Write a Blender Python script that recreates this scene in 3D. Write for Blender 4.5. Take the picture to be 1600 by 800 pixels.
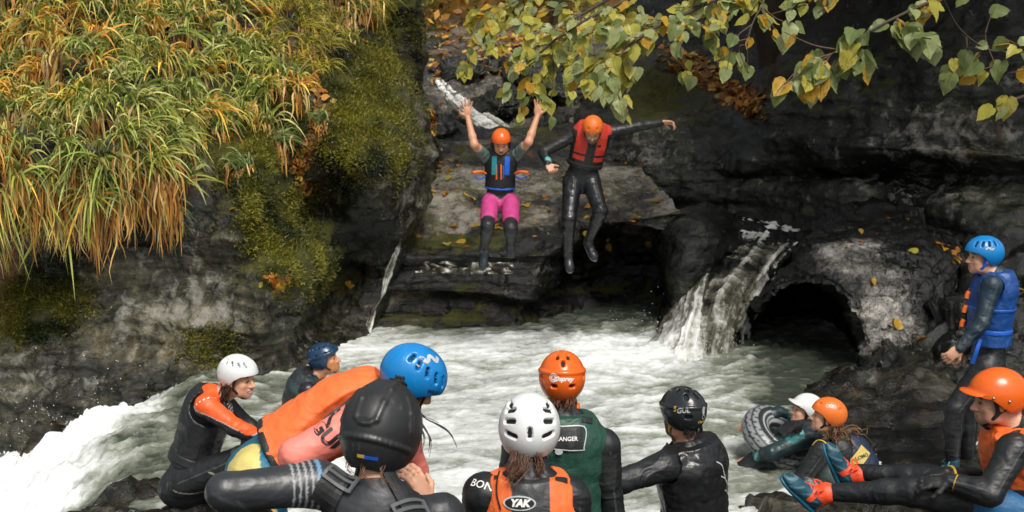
import bpy, math, random
import numpy as np
from mathutils import Vector, Matrix
from mathutils.bvhtree import BVHTree
S = bpy.context.scene
for o in list(bpy.data.objects): bpy.data.objects.remove(o)
COL = S.collection
RNG = np.random.default_rng(7); random.seed(7)
# ------------------------------------------------------------------ camera, sky, sun, exposure
CAM = np.array([0.0, 0.0, 2.93]); PITCH = math.radians(9.12); FPX = 1931.4
cam_d = bpy.data.cameras.new('camera'); cam = bpy.data.objects.new('camera', cam_d); COL.objects.link(cam)
cam.location = CAM; cam.rotation_euler = (math.pi/2 - PITCH, 0, 0)
cam_d.sensor_width = 36; cam_d.lens = 36*FPX/1600; cam_d.clip_start = .05; cam_d.clip_end = 500
cam_d.dof.use_dof = True; cam_d.dof.focus_distance = 6.0; cam_d.dof.aperture_fstop = 6.3
S.camera = cam
SUN_EL, SUN_AZ = math.radians(56), math.radians(160)      # azimuth: compass style, 0 = +Y, 90 = +X (behind the camera, right)
wd = bpy.data.worlds.new('World'); S.world = wd; wd.use_nodes = True
nt = wd.node_tree; nt.nodes.clear()
sky = nt.nodes.new('ShaderNodeTexSky'); sky.sky_type = 'NISHITA'; sky.sun_disc = False
sky.sun_elevation = SUN_EL; sky.sun_rotation = SUN_AZ; sky.dust_density = 4; sky.air_density = 1.0; sky.ozone_density = 1
hs = nt.nodes.new('ShaderNodeHueSaturation'); hs.inputs['Saturation'].default_value = .30
bg = nt.nodes.new('ShaderNodeBackground'); bg.inputs[1].default_value = .09
wo = nt.nodes.new('ShaderNodeOutputWorld')
nt.links.new(sky.outputs[0], hs.inputs['Color']); nt.links.new(hs.outputs[0], bg.inputs[0]); nt.links.new(bg.outputs[0], wo.inputs[0])
sd = bpy.data.lights.new('sun', 'SUN'); sun = bpy.data.objects.new('sun', sd); COL.objects.link(sun)
sd.energy = 2.3; sd.angle = math.radians(24); sd.color = (1, .955, .87)
_sv = Vector((math.cos(SUN_EL)*math.sin(SUN_AZ), math.cos(SUN_EL)*math.cos(SUN_AZ), math.sin(SUN_EL)))
sun.rotation_euler = _sv.to_track_quat('Z', 'Y').to_euler(); sun.location = (0, 0, 30)
S.view_settings.view_transform = 'Standard'; S.view_settings.look = 'None'; S.view_settings.gamma = 1
S.view_settings.use_curve_mapping = False; S.view_settings.exposure = 0.55

# ------------------------------------------------------------------ helpers
def P(x, y, D):
    """point seen at photo pixel (x, y) whose ground distance from the camera is D metres"""
    x, y, D = np.broadcast_arrays(np.asarray(x, float), np.asarray(y, float), np.asarray(D, float))
    dx = (x-800)/FPX; dy = -(y-400)/FPX; c, s = math.cos(PITCH), math.sin(PITCH)
    d = np.stack([dx, c+dy*s, -s+dy*c], -1)
    return CAM + d*(D/d[..., 1])[..., None]
def norm(v): v = np.asarray(v, float); return v/max(1e-9, np.linalg.norm(v))
def sstep(a, b, x):
    t = np.clip((x-a)/(b-a), 0, 1); return t*t*(3-2*t)
def lerp(a, b, t): return a+(b-a)*t
def _hash(i, j, k):
    h = (i.astype(np.uint32)*np.uint32(374761393) + j.astype(np.uint32)*np.uint32(668265263) + k.astype(np.uint32)*np.uint32(2246822519))
    h = (h ^ (h >> np.uint32(13)))*np.uint32(1274126177)
    h = h ^ (h >> np.uint32(16))
    return (h & np.uint32(0xffffff)).astype(np.float32)/np.float32(0xffffff)*2-1
def vnoise(p):
    p = np.asarray(p, np.float32); f = np.floor(p); i = f.astype(np.int64); t = p-f; t = t*t*t*(t*(t*6-15)+10)
    x, y, z = i[..., 0], i[..., 1], i[..., 2]; u, v, w = t[..., 0], t[..., 1], t[..., 2]
    def L(a, b, t): return a+(b-a)*t
    r = [[[_hash(x+a, y+b, z+c) for c in (0, 1)] for b in (0, 1)] for a in (0, 1)]
    return L(L(L(r[0][0][0], r[1][0][0], u), L(r[0][1][0], r[1][1][0], u), v), L(L(r[0][0][1], r[1][0][1], u), L(r[0][1][1], r[1][1][1], u), v), w)
def fbm(p, o=4, g=.5, ridged=False):
    p = np.asarray(p, np.float32); s = 0; a = 1.; n = 0
    for _ in range(o):
        v = vnoise(p); v = 1-2*np.abs(v) if ridged else v
        s = s+a*v; n += a; a *= g; p = p*2.03+17.3
    return s/n

def facets(p, seed=0.0):
    """angular facet field: every jittered cell is a tilted plane"""
    p = np.asarray(p, np.float32)+np.float32(seed); f = np.floor(p).astype(np.int64); best = np.full(p.shape[:-1], 9., np.float32); val = np.zeros_like(best)
    for a in (-1, 0, 1):
        for b in (-1, 0, 1):
            for c in (-1, 0, 1):
                i, j, k = f[..., 0]+a, f[..., 1]+b, f[..., 2]+c; off = [.5+.42*_hash(i+91*s_, j+17*s_, k+53*s_) for s_ in (1, 2, 3)]; d = [p[..., 0]-i-off[0], p[..., 1]-j-off[1], p[..., 2]-k-off[2]]
                r = d[0]**2+d[1]**2+d[2]**2; g_ = [_hash(i+7*s_, j+29*s_, k+3*s_) for s_ in (4, 5, 6)]; v = .6*_hash(i, j, k+77)+d[0]*g_[0]+d[1]*g_[1]+d[2]*g_[2]; m = r < best; best = np.where(m, r, best); val = np.where(m, v, val)
    return val
def mesh_np(name, V, F, parent=None, mat=None, col=None, attrs=None, smooth=True, link=True):
    """V (n,3); F (m,3|4) array or list of faces"""
    me = bpy.data.meshes.new(name); V = np.asarray(V, np.float32)
    if isinstance(F, np.ndarray):
        k = F.shape[1]; me.vertices.add(len(V)); me.vertices.foreach_set('co', V.ravel())
        me.loops.add(F.size); me.loops.foreach_set('vertex_index', F.ravel().astype(np.int32))
        me.polygons.add(len(F)); me.polygons.foreach_set('loop_start', np.arange(len(F), dtype=np.int32)*k)
        me.update(calc_edges=True)
    else:
        me.from_pydata([tuple(v) for v in V.tolist()], [], F)
    if col is not None:
        c = np.asarray(col, np.float32)
        if c.shape[1] == 3: c = np.concatenate([c, np.ones((len(c), 1), np.float32)], 1)
        a = me.color_attributes.new('Col', 'FLOAT_COLOR', 'POINT'); a.data.foreach_set('color', c.ravel())
    for k_, v_ in (attrs or {}).items():
        a = me.attributes.new(k_, 'FLOAT', 'POINT'); a.data.foreach_set('value', np.asarray(v_, np.float32).ravel())
    if smooth: me.shade_smooth()
    if mat: me.materials.append(mat)
    o = bpy.data.objects.new(name, me)
    if link: COL.objects.link(o)
    if parent: o.parent = parent; 
    if parent: o.matrix_parent_inverse = Matrix.Translation(parent_base(parent)).inverted()
    return o
def parent_base(p): return p.location if p.parent is None else Vector((0, 0, 0))   # children keep world coordinates
def empty(name, loc, label, cat, group=None):
    o = bpy.data.objects.new(name, None); o.location = loc; o.empty_display_size = .1; COL.objects.link(o); tag(o, label, cat, group); return o
def tag(o, label=None, cat=None, group=None, kind=None):
    for k, v in (('label', label), ('category', cat), ('group', group), ('kind', kind)):
        if v: o[k] = v
    return o
def grid_faces(nu, nv):
    i = np.arange(nu*nv).reshape(nu, nv)
    return np.stack([i[:-1, :-1], i[1:, :-1], i[1:, 1:], i[:-1, 1:]], -1).reshape(-1, 4)
def tube_geo(pts, rad, n=6, flat=1.0, up=None):
    pts = np.asarray(pts, float); m = len(pts); rad = np.linspace(*rad, m) if isinstance(rad, tuple) else rad; rad = np.broadcast_to(np.asarray(rad, float), (m,))
    T = np.gradient(pts, axis=0); T /= np.linalg.norm(T, axis=1)[:, None]+1e-9
    u0 = np.array([0, 0, 1.]) if up is None else np.asarray(up, float)
    A = np.cross(T, u0); bad = np.linalg.norm(A, axis=1) < 1e-3; A[bad] = np.cross(T[bad], [1, 0, 0.3]); A /= np.linalg.norm(A, axis=1)[:, None]
    B = np.cross(A, T); th = np.arange(n)/n*2*math.pi
    V = pts[:, None]+rad[:, None, None]*(np.cos(th)[None, :, None]*A[:, None]+flat*np.sin(th)[None, :, None]*B[:, None])
    i = np.arange(m*n).reshape(m, n); j = np.roll(i, -1, 1)
    F = np.stack([i[:-1], j[:-1], j[1:], i[1:]], -1).reshape(-1, 4)
    return V.reshape(-1, 3), F
def bez(pts, n=12):
    """Catmull-Rom through points"""
    pts = np.asarray(pts, float); p = np.concatenate([[2*pts[0]-pts[1]], pts, [2*pts[-1]-pts[-2]]]); out = []
    for i in range(1, len(p)-2):
        t = np.linspace(0, 1, n, endpoint=(i == len(p)-3))[:, None]; a, b, c, d = p[i-1], p[i], p[i+1], p[i+2]
        out.append(.5*((2*b)+(-a+c)*t+(2*a-5*b+4*c-d)*t**2+(-a+3*b-3*c+d)*t**3))
    return np.concatenate(out)
class Geo:
    def __init__(s): s.V = []; s.F = []; s.C = []; s.n = 0
    def add(s, V, F, c=None):
        s.V.append(np.asarray(V)); s.F.append(np.asarray(F)+s.n); s.n += len(V)
        if c is not None: s.C.append(np.broadcast_to(np.asarray(c, float), (len(V), len(c) if np.ndim(c) == 1 else np.shape(c)[1])))
    def build(s, name, mat=None, parent=None, smooth=True):
        return mesh_np(name, np.concatenate(s.V), np.concatenate(s.F), parent, mat, np.concatenate(s.C) if s.C else None, smooth=smooth)

# ------------------------------------------------------------------ materials
def new_mat(name):
    m = bpy.data.materials.new(name); m.use_nodes = True; n = m.node_tree; b = n.nodes['Principled BSDF']; return m, n, b
def nd(n, typ, **kw):
    x = n.nodes.new(typ)
    for k, v in kw.items():
        if k in x.inputs: x.inputs[k].default_value = v
        else: setattr(x, k, v)
    return x
def noise_n(n, scale, detail=4, rough=.55, vec=None, dist=0):
    t = nd(n, 'ShaderNodeTexNoise'); t.inputs['Scale'].default_value = scale; t.inputs['Detail'].default_value = detail; t.inputs['Roughness'].default_value = rough; t.inputs['Distortion'].default_value = dist
    if vec: n.links.new(vec, t.inputs['Vector'])
    return t
def ramp(n, fac, stops):
    r = nd(n, 'ShaderNodeValToRGB'); e = r.color_ramp.elements
    while len(e) < len(stops): e.new(.5)
    for i, (p, c) in enumerate(stops):
        e[i].position = p; e[i].color = (*c, 1) if len(c) == 3 else c
    n.links.new(fac, r.inputs[0]); return r
def mixc(n, fac, a, b, mode='MIX'):
    m = nd(n, 'ShaderNodeMix', data_type='RGBA', blend_type=mode)
    for s, v in ((0, fac), (6, a), (7, b)):
        if hasattr(v, 'is_output'): n.links.new(v, m.inputs[s])
        else: m.inputs[s].default_value = v if s == 0 else (*v, 1)
    return m.outputs[2]
def math_n(n, op, a, b=None, clamp=False):
    m = nd(n, 'ShaderNodeMath', operation=op, use_clamp=clamp)
    for i, v in enumerate((a, b)):
        if v is None: continue
        if hasattr(v, 'is_output'): n.links.new(v, m.inputs[i])
        else: m.inputs[i].default_value = v
    return m.outputs[0]
def bump(n, b, h, strength=.4, dist=.02, prev=None):
    x = nd(n, 'ShaderNodeBump'); x.inputs['Strength'].default_value = strength; x.inputs['Distance'].default_value = dist
    n.links.new(h, x.inputs['Height'])
    if prev: n.links.new(prev, x.inputs['Normal'])
    if b: n.links.new(x.outputs[0], b.inputs['Normal'])
    return x.outputs[0]
def attr(n, name):
    a = nd(n, 'ShaderNodeAttribute'); a.attribute_name = name; return a
def plain(name, col, rough=.5, bscale=None, bstr=.3, spec=.5, var=.25, metal=0):
    m, n, b = new_mat(name); tc = nd(n, 'ShaderNodeTexCoord').outputs['Object']
    t = noise_n(n, bscale or 30, 5, .6, tc)
    c = mixc(n, t.outputs[0], tuple(x*(1-var) for x in col), tuple(min(1, x*(1+var)) for x in col)); n.links.new(c, b.inputs['Base Color'])
    b.inputs['Roughness'].default_value = rough; b.inputs['Specular IOR Level'].default_value = spec; b.inputs['Metallic'].default_value = metal
    if bscale: bump(n, b, t.outputs[0], bstr, .004)
    return m
# cloth / skin / neoprene: colour and roughness ride on the mesh
def figure_mat(name, bscale, bstr, bdist, fold=0.0):
    m, n, b = new_mat(name); tc = nd(n, 'ShaderNodeTexCoord').outputs['Object']; a = attr(n, 'Col')
    t = noise_n(n, bscale, 4, .6, tc); t2 = noise_n(n, 9, 3, .55, tc, 1.2)
    c = mixc(n, t2.outputs[0], (.78, .78, .78), (1.15, 1.15, 1.15)); c2 = mixc(n, 1.0, a.outputs['Color'], c, 'MULTIPLY')
    n.links.new(c2, b.inputs['Base Color'])
    r = math_n(n, 'ADD', a.outputs['Alpha'], math_n(n, 'MULTIPLY', math_n(n, 'SUBTRACT', t2.outputs[0], .5), .5), True); n.links.new(r, b.inputs['Roughness'])
    b.inputs['Specular IOR Level'].default_value = .5
    h = bump(n, None, t2.outputs[0], fold, .02); bump(n, b, t.outputs[0], bstr, bdist, h)
    return m
M_BODY = figure_mat('skin_and_neoprene', 160, .22, .0025, .10)
M_VEST = figure_mat('nylon', 60, .35, .005, .45)
def helmet_mat(name, col, rough=.22, drops=True):
    m, n, b = new_mat(name); tc = nd(n, 'ShaderNodeTexCoord').outputs['Object']
    t = noise_n(n, 14, 5, .6, tc); sc = noise_n(n, 70, 3, .6, tc)
    c = mixc(n, math_n(n, 'MULTIPLY', t.outputs[0], .45), col, tuple(x*.55 for x in col)); n.links.new(c, b.inputs['Base Color'])
    mp_ = nd(n, 'ShaderNodeMapping'); mp_.inputs['Scale'].default_value = (60, 12, 22); mp_.inputs['Rotation'].default_value = (.5, .7, .4); n.links.new(tc, mp_.inputs[0]); sf2 = noise_n(n, 1.0, 6, .75, mp_.outputs[0], .4); scf = ramp(n, sf2.outputs[0], [(.60, (0,)*3), (.70, (.45,)*3)]).outputs[0]; c = mixc(n, scf, c, tuple(min(1, x*.6+.16) for x in col)); n.links.new(c, b.inputs['Base Color'])
    r = ramp(n, t.outputs[0], [(.3, (rough*.75,)*3), (.7, (rough*1.5,)*3)]); n.links.new(r.outputs[0], b.inputs['Roughness'])
    v = nd(n, 'ShaderNodeTexVoronoi'); v.inputs['Scale'].default_value = 75; n.links.new(tc, v.inputs['Vector'])
    dr = ramp(n, v.outputs['Distance'], [(.0, (1,)*3), (.22, (.0,)*3)]); k = noise_n(n, 30, 2, .5, tc); km = ramp(n, k.outputs[0], [(.52, (0,)*3), (.6, (1,)*3)])
    h = mixc(n, 1.0, dr.outputs[0], km.outputs[0], 'MULTIPLY')
    h0 = bump(n, None, sc.outputs[0], .05, .002)
    bump(n, b, h, .5 if drops else .1, .0022, h0); return m
M_BLACK = plain('black_webbing', (.012, .013, .014), .55, 140, .3)
M_LINER = plain('helmet_liner', (.006, .006, .007), .8, 60, .3)
# ------------------------------------------------------------------ smooth bodies: distance fields meshed with surface nets
def surface_nets(D, lo, h):
    s = D < 0; nx, ny, nz = D.shape
    c = np.zeros((nx-1, ny-1, nz-1), np.int8)
    for a in (0, 1):
        for b in (0, 1):
            for d in (0, 1): c += s[a:nx-1+a, b:ny-1+b, d:nz-1+d]
    I = np.argwhere((c > 0) & (c < 8))
    if len(I) == 0: return np.zeros((0, 3)), np.zeros((0, 4), int)
    idx = -np.ones(c.shape, np.int64); idx[I[:, 0], I[:, 1], I[:, 2]] = np.arange(len(I))
    cor = np.array([(a, b, d) for a in (0, 1) for b in (0, 1) for d in (0, 1)])
    val = np.stack([D[I[:, 0]+a, I[:, 1]+b, I[:, 2]+d] for a, b, d in cor], 1)
    acc = np.zeros((len(I), 3)); cnt = np.zeros(len(I))
    for i in range(8):
        for ax in (4, 2, 1):
            j = i | ax
            if j == i: continue
            a, b = val[:, i], val[:, j]; m = (a < 0) != (b < 0); t = np.where(m, a/np.where(m, a-b, 1), 0)
            acc += m[:, None]*(cor[i]+t[:, None]*(cor[j]-cor[i])); cnt += m
    V = lo+h*(I+acc/cnt[:, None]); F = []
    for ax in range(3):
        e = [slice(None)]*3; e2 = [slice(None)]*3; e[ax] = slice(0, -1); e2[ax] = slice(1, None)
        a, b = s[tuple(e)], s[tuple(e2)]; o1, o2 = [q for q in range(3) if q != ax]
        E = np.argwhere(a != b); E = E[(E[:, o1] > 0) & (E[:, o2] > 0) & (E[:, o1] < D.shape[o1]-1) & (E[:, o2] < D.shape[o2]-1)]
        if len(E) == 0: continue
        q = []
        for d1, d2 in ((-1, -1), (0, -1), (0, 0), (-1, 0)):
            k = E.copy(); k[:, o1] += d1; k[:, o2] += d2; q.append(idx[k[:, 0], k[:, 1], k[:, 2]])
        q = np.stack(q, 1); ins = a[E[:, 0], E[:, 1], E[:, 2]]
        flip = ins if ax != 1 else ~ins
        q[~flip] = q[~flip][:, ::-1]; F.append(q)
    F = np.concatenate(F); return V, F[(F >= 0).all(1)]
def d_cone(p, a, b, ra, rb):
    ab = b-a; L = float(ab@ab)+1e-12; q = [p[i]-a[i] for i in range(3)]
    t = np.clip((q[0]*ab[0]+q[1]*ab[1]+q[2]*ab[2])/L, 0, 1)
    return np.sqrt(sum((q[i]-t*ab[i])**2 for i in range(3)))-(ra+(rb-ra)*t)
def d_ell(p, c, R, r):
    q = [p[i]-c[i] for i in range(3)]; l = [q[0]*R[0, j]+q[1]*R[1, j]+q[2]*R[2, j] for j in range(3)]
    k0 = np.sqrt(sum((l[j]/r[j])**2 for j in range(3))); k1 = np.sqrt(sum((l[j]/r[j]**2)**2 for j in range(3)))+1e-6
    return k0*(k0-1)/k1
class Sdf:
    def __init__(s): s.p = []
    def cone(s, a, b, ra, rb, col, k=.02, sub=False):
        a, b = np.asarray(a, float), np.asarray(b, float); m = max(ra, rb)
        s.p.append((lambda p: d_cone(p, a, b, ra, rb), np.minimum(a, b)-m, np.maximum(a, b)+m, col, k, sub)); return s
    def ell(s, c, r, col, R=None, k=.02, sub=False):
        c = np.asarray(c, float); R = np.eye(3) if R is None else np.asarray(R, float); m = np.sqrt((R**2)@(np.asarray(r, float)**2))
        s.p.append((lambda p: d_ell(p, c, R, r), c-m, c+m, col, k, sub)); return s
    def chain(s, pts, rs, col, k=.02):
        for i in range(len(pts)-1): s.cone(pts[i], pts[i+1], rs[i], rs[i+1], col, k)
        return s
    def mesh(s, h, clips=(), disp=None, pad=.02):
        lo = np.min([q[1] for q in s.p if not q[5]], 0)-pad; hi = np.max([q[2] for q in s.p if not q[5]], 0)+pad
        n = np.ceil((hi-lo)/h).astype(int)+1; ax = [(lo[i]+h*np.arange(n[i])).astype(np.float32) for i in range(3)]
        D = np.full(n, .3, np.float32)
        for f, l, u, col, k, sub in s.p:
            m = k+.03; a = np.clip(np.floor((l-m-lo)/h).astype(int), 0, n-1); b = np.clip(np.ceil((u+m-lo)/h).astype(int)+1, 1, n)
            sl = tuple(slice(a[i], b[i]) for i in range(3))
            if any(b[i] <= a[i] for i in range(3)): continue
            p = [ax[0][sl[0]][:, None, None], ax[1][sl[1]][None, :, None], ax[2][sl[2]][None, None, :]]
            d = f(p); e = D[sl]
            if sub:
                d = -d; w = np.maximum(k-np.abs(e-d), 0)/k; D[sl] = np.maximum(e, d)+w*w*k*.25
            else:
                w = np.maximum(k-np.abs(e-d), 0)/k; D[sl] = np.minimum(e, d)-w*w*k*.25
        p = [ax[0][:, None, None], ax[1][None, :, None], ax[2][None, None, :]]
        for c in clips: D = np.maximum(D, c(p))
        if disp is not None:
            near = np.abs(D) < .03; J = np.argwhere(near); pp = lo+h*J; D[near] -= disp(pp)
        return surface_nets(D, lo, h)
    def color(s, V):
        best = np.full(len(V), 9.); C = np.zeros((len(V), 4)); p = [V[:, 0], V[:, 1], V[:, 2]]
        for f, l, u, col, k, sub in s.p:
            if sub or col is None: continue
            m = np.all((V > l-.04) & (V < u+.04), 1)
            if not m.any(): continue
            d = f([q[m] for q in p]); i = np.where(m)[0]; b = d < best[i]; best[i[b]] = d[b]; C[i[b]] = col
        return C
def frame(fwd, up=(0, 0, 1)):
    """columns right, forward, up"""
    f = norm(fwd); u = np.asarray(up, float); r = norm(np.cross(f, u)); u = np.cross(r, f); return np.stack([r, f, u], 1)

# ------------------------------------------------------------------ people
def rgb(r, g, b, rough=.5): return (r, g, b, rough)
SKIN = rgb(.60, .32, .205, .5); SKIN_TAN = rgb(.56, .275, .16, .5); BLACK = rgb(.012, .0135, .015, .47); GREY = rgb(.05, .052, .055, .45)
def vnormals(V, F):
    n = np.cross(V[F[:, 2]]-V[F[:, 0]], V[F[:, 3]]-V[F[:, 1]]); N = np.zeros_like(V)
    for k in range(4): np.add.at(N, F[:, k], n)
    return N/(np.linalg.norm(N, axis=1)[:, None]+1e-12)
class Person:
    def __init__(s, label, base, h=.006, group=None):
        s.root = empty('person', base, label, 'person', group); s.b = Sdf(); s.h = h; s.paint = []; s.wr = 1.0
    def torso(s, pelvis, c7, rh, rs, fwd, col, w=1.0, d=1.0, bulge=0.0, low=None):
        """ellipsoid discs along the spine; rh/rs = right vectors at hips and shoulders"""
        s.pel, s.c7 = np.asarray(pelvis), np.asarray(c7); s.up = norm(s.c7-s.pel); s.L = np.linalg.norm(s.c7-s.pel)
        rs = norm(np.asarray(rs)-s.up*np.dot(rs, s.up)); s.rt = rs; s.fw = norm(np.cross(s.up, rs))
        s.fw = s.fw if np.dot(s.fw, fwd) > 0 else -s.fw; s.disc = []
        for t, a, b_, off in ((-.04, .160, .115, -.01), (.14, .158, .112, -.005), (.32, .142, .102, .0), (.5, .142, .105, .0), (.68, .155, .115, .0), (.84, .160, .112, -.01), (.95, .12, .08, -.02)):
            r = norm(lerp(np.asarray(rh, float), rs, np.clip(t, 0, 1))); r = norm(r-s.up*np.dot(r, s.up)); f = np.cross(s.up, r); f = f if np.dot(f, s.fw) > 0 else -f
            c = s.pel+s.up*s.L*t+f*(off+bulge*math.sin(math.pi*np.clip(t, 0, 1)))
            s.disc.append((c, np.stack([r, f, s.up], 1), (a*w, b_*d, .105))); s.b.ell(c, (a*w, b_*d, .105), col if (low is None or t > .2) else low, np.stack([r, f, s.up], 1), k=.05)
    def shoulder(s, sh, col, r=.062): s.b.cone(s.c7-s.up*.06, sh, .06, r, col, .04)
    def arm(s, sh, el, wr, cu, cf=None, r=(.060, .047, .044, .030), shoulder=True):
        cf = cf or cu
        if shoulder: s.shoulder(sh, cu)
        s.seam(sh, el, (.3, -1, .5)); s.seam(el, wr, (.3, -1, .3)); s.b.cone(sh, el, r[0], r[1], cu, .035); m = lerp(np.asarray(el), np.asarray(wr), .3)
        s.b.cone(el, m, r[1]*.97, r[2]*1.03, cf, .02); s.b.cone(m, wr, r[2]*1.03, r[3], cf, .02)
    def leg(s, hip, kn, an, ct, cs=None, r=(.092, .066, .058, .040)):
        cs = cs or ct; hip, kn, an = map(np.asarray, (hip, kn, an))
        s.seam(hip, kn, (.4, -1, .5)); s.seam(kn, an, (.4, -1, .3)); s.b.cone(hip, kn, r[0], r[1], ct, .05); m = lerp(kn, an, .32)
        s.b.cone(kn, m, r[1]*.96, r[2], cs, .03); s.b.cone(m, an, r[2], r[3], cs, .03)
    def hand(s, wr, f, n, col, side=1, curl=.5, spread=.1, sc=1.0, thumb=.7):
        wr = np.asarray(wr, float); f = norm(f); n = norm(np.asarray(n)-f*np.dot(n, f)); sd = np.cross(n, f)*side; R = np.stack([sd, f, n], 1)
        s.b.ell(wr+f*.05*sc, (.040*sc, .058*sc, .017*sc), col, R, .015)
        for i, (o, l) in enumerate(((.030, .072), (.010, .082), (-.010, .076), (-.029, .060))):
            a = wr+f*.088*sc+sd*o*sc; ang = 0; q = norm(f+sd*spread*(o/.03)); seg = l*sc/2.6
            for j in range(3):
                ang += curl*(.9 if j else .6); dr = q*math.cos(ang)+n*math.sin(ang); e = a+dr*seg*(1.15-.15*j)
                s.b.cone(a, e, .0092*sc, .0086*sc if j < 2 else .0076*sc, col, .005); a = e
        a = wr+f*.025*sc+sd*.030*sc; q = norm(f*.6+sd*thumb+n*.35*curl); e = a+q*.045*sc; s.b.cone(a, e, .013*sc, .0105*sc, col, .012)
        q = norm(f*.9+sd*.35+n*(.2+.6*curl)); s.b.cone(e, e+q*.034*sc, .0105*sc, .0085*sc, col, .006)
    def head(s, c, fwd, up=(0, 0, 1), skin=SKIN, sc=1.0, beard=None, brow=(.05, .03, .02, .6), mouth_open=0.0, smile=0, neckcol=None):
        R = frame(fwd, up); s.hc, s.hR, s.hs = np.asarray(c, float), R, sc
        g = lambda x, y, z: s.hc+R@(np.array([x, y, z])*sc); B = s.b; q = lambda *r: tuple(v*sc for v in r)
        B.ell(g(0, -.012, .035), q(.075, .096, .088), skin, R, .02); B.ell(g(0, .026, -.04), q(.059, .062, .072), skin, R, .03)
        B.ell(g(0, .056, -.094), q(.026, .024, .02), skin, R, .035)
        for e in (-1, 1):
            B.ell(g(e*.036, .054, -.028), q(.025, .024, .02), skin, R, .02)
            B.ell(g(e*.045, .02, -.07), q(.018, .04, .03), skin, R, .03)
        B.ell(g(0, .074, .024), q(.052, .016, .012), skin, R, .015)
        for e in (-1, 1): B.ell(g(e*.031, .094, .001), q(.019, .016, .013), None, R, .012, True)
        for e in (-1, 1): B.ell(g(e*.030, .072, .000), q(.015, .0135, .012), skin, R, .006)
        B.cone(g(0, .084, .006), g(0, .106, -.034), .008*sc, .0125*sc, skin, .012)
        for e in (-1, 1): B.ell(g(e*.012, .094, -.038), q(.009, .010, .008), skin, R, .008)
        if mouth_open: B.ell(g(0, .088, -.07), q(.018, .02, .009+.01*mouth_open), None, R, .006, True)
        B.ell(g(0, .083, -.062+.003*smile), q(.024+.006*smile, .011, .006), skin, R, .008); B.ell(g(0, .081, -.076-.012*mouth_open), q(.021, .011, .007), skin, R, .008)
        for e in (-1, 1): B.ell(g(e*.077, -.006, -.008), q(.010, .020, .033), skin, R, .01)
        B.cone(g(0, -.02, -.05), lerp(s.c7, g(0, -.02, -.05), .0)+s.fw*.015, .054*sc, .062, neckcol or skin, .03)
        def pf(V, C):
            l = (V-s.hc)@R/sc; x, y, z = np.abs(l[:, 0]), l[:, 1], l[:, 2]; face = (y > .04) & (np.linalg.norm(l, axis=1) < .16)
            def put(m, c, w=1.0): C[m] = C[m]*(1-w)+np.asarray(c)*w
            put(face & (((x-.031)/.019)**2+((z-.026-.004*(x < .03))/.0055)**2 < 1) & (y > .06), brow, .85)
            put(face & (((x-.030)/.014)**2+((z-.001)/.0065)**2 < 1), (.03, .02, .015, .2), .9)
            put(face & ((x/(.025+.006*smile))**2+((z+.068+.005*mouth_open)/(.012+.01*mouth_open))**2 < 1) & (y > .07), (.34, .10, .08, .4), .75)
            if smile: put(face & ((x/.02)**2+((z+.068)/.004)**2 < 1) & (y > .07), (.8, .78, .72, .3), .8)
            if mouth_open: put(face & ((x/.016)**2+((z+.07)/(.006+.008*mouth_open))**2 < 1) & (y > .06), (.06, .015, .012, .5), .95)
            put(face & (x < .05) & (x > .03) & (z < -.015) & (z > -.05), (.55, .2, .13, .5), .3)
            if beard is not None:
                m = (np.linalg.norm(l, axis=1) < .16) & (y > .005) & (z < -.046-.4*np.clip(.06-y, 0, .05)+.03*(x > .045)) & (z > -.135) & ~((x < .02) & (np.abs(z+.069) < .006))
                put(m, beard, .8); put(face & (x < .03) & (z < -.045) & (z > -.06) & (y > .075), beard, .8)
        s.paint.append(pf)
    def seam(s, a, b, ref, col=(.055, .058, .06, .5), w=.0035):
        a, b = np.asarray(a), np.asarray(b); ax = norm(b-a); ref = norm(np.asarray(ref)-ax*np.dot(ref, ax)); L_ = np.linalg.norm(b-a)
        def f(V, C):
            q = V-a; t = q@ax; r = q-np.outer(t, ax); rl = np.linalg.norm(r, axis=1); d = np.linalg.norm(r-np.outer(r@ref, ref), axis=1); C[(t > 0) & (t < L_) & (rl < .11) & (r@ref > 0) & (d < w) & (C[:, 0] < .1)] = col
        s.paint.append(f)
    def build(s):
        V, F = s.b.mesh(s.h); C = s.b.color(V)
        for f in s.paint: f(V, C)
        sk = (C[:, 0] > .28) & (C[:, 0] < .64) & (C[:, 1] > .13) & (C[:, 1] < .36) & (C[:, 2] < .22); N = vnormals(V, F); fade = np.where(sk, 0, 1.)
        w1 = fbm(V*9+fbm(V*4, 2)[:, None]*2.2, 3, .5, True); w2 = fbm(V*np.array([14, 14, 30])+5, 3, .55, True)
        V = V+N*(fade*s.wr*(.0042*np.clip(w1, -.6, 1)+.0026*np.clip(w2, -.5, 1)))[:, None]
        s.V, s.F = V, F; s.body = mesh_np('body', V, F, s.root, M_BODY, C); return s
    # --- things worn
    def uvw(s, V): q = np.asarray(V)-s.pel; return q@s.rt, (q@s.up)/s.L, q@s.fw
    def vest(s, t, cols, v0=.12, arms=(), neckr=.075, h=.006, ar=.075, puff=.004, vtop=1.06, name='life_vest', paint=None, open_front=None, pads=()):
        B = Sdf()
        for c, R, r in s.disc: B.ell(c, (r[0]+t, r[1]+t*1.15, r[2]+t*.6), cols, R, .045)
        for sh, el in arms:
            a = np.asarray(sh); m = lerp(s.c7-s.up*.05, a, .8); B.cone(s.c7-s.up*.06, m, .055+t*.85, .045+t*.8, cols, .03)
        for sh, el in arms:
            a = np.asarray(sh); o = norm(a-(s.c7-s.up*.06)); st = a-o*.005-s.up*.01; B.cone(st, a+norm(np.asarray(el)-a)*.35, ar, ar+.01, None, .012, True)
        for a, b, ra, rb in pads: B.cone(a, b, ra, rb, cols, .02)
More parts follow.
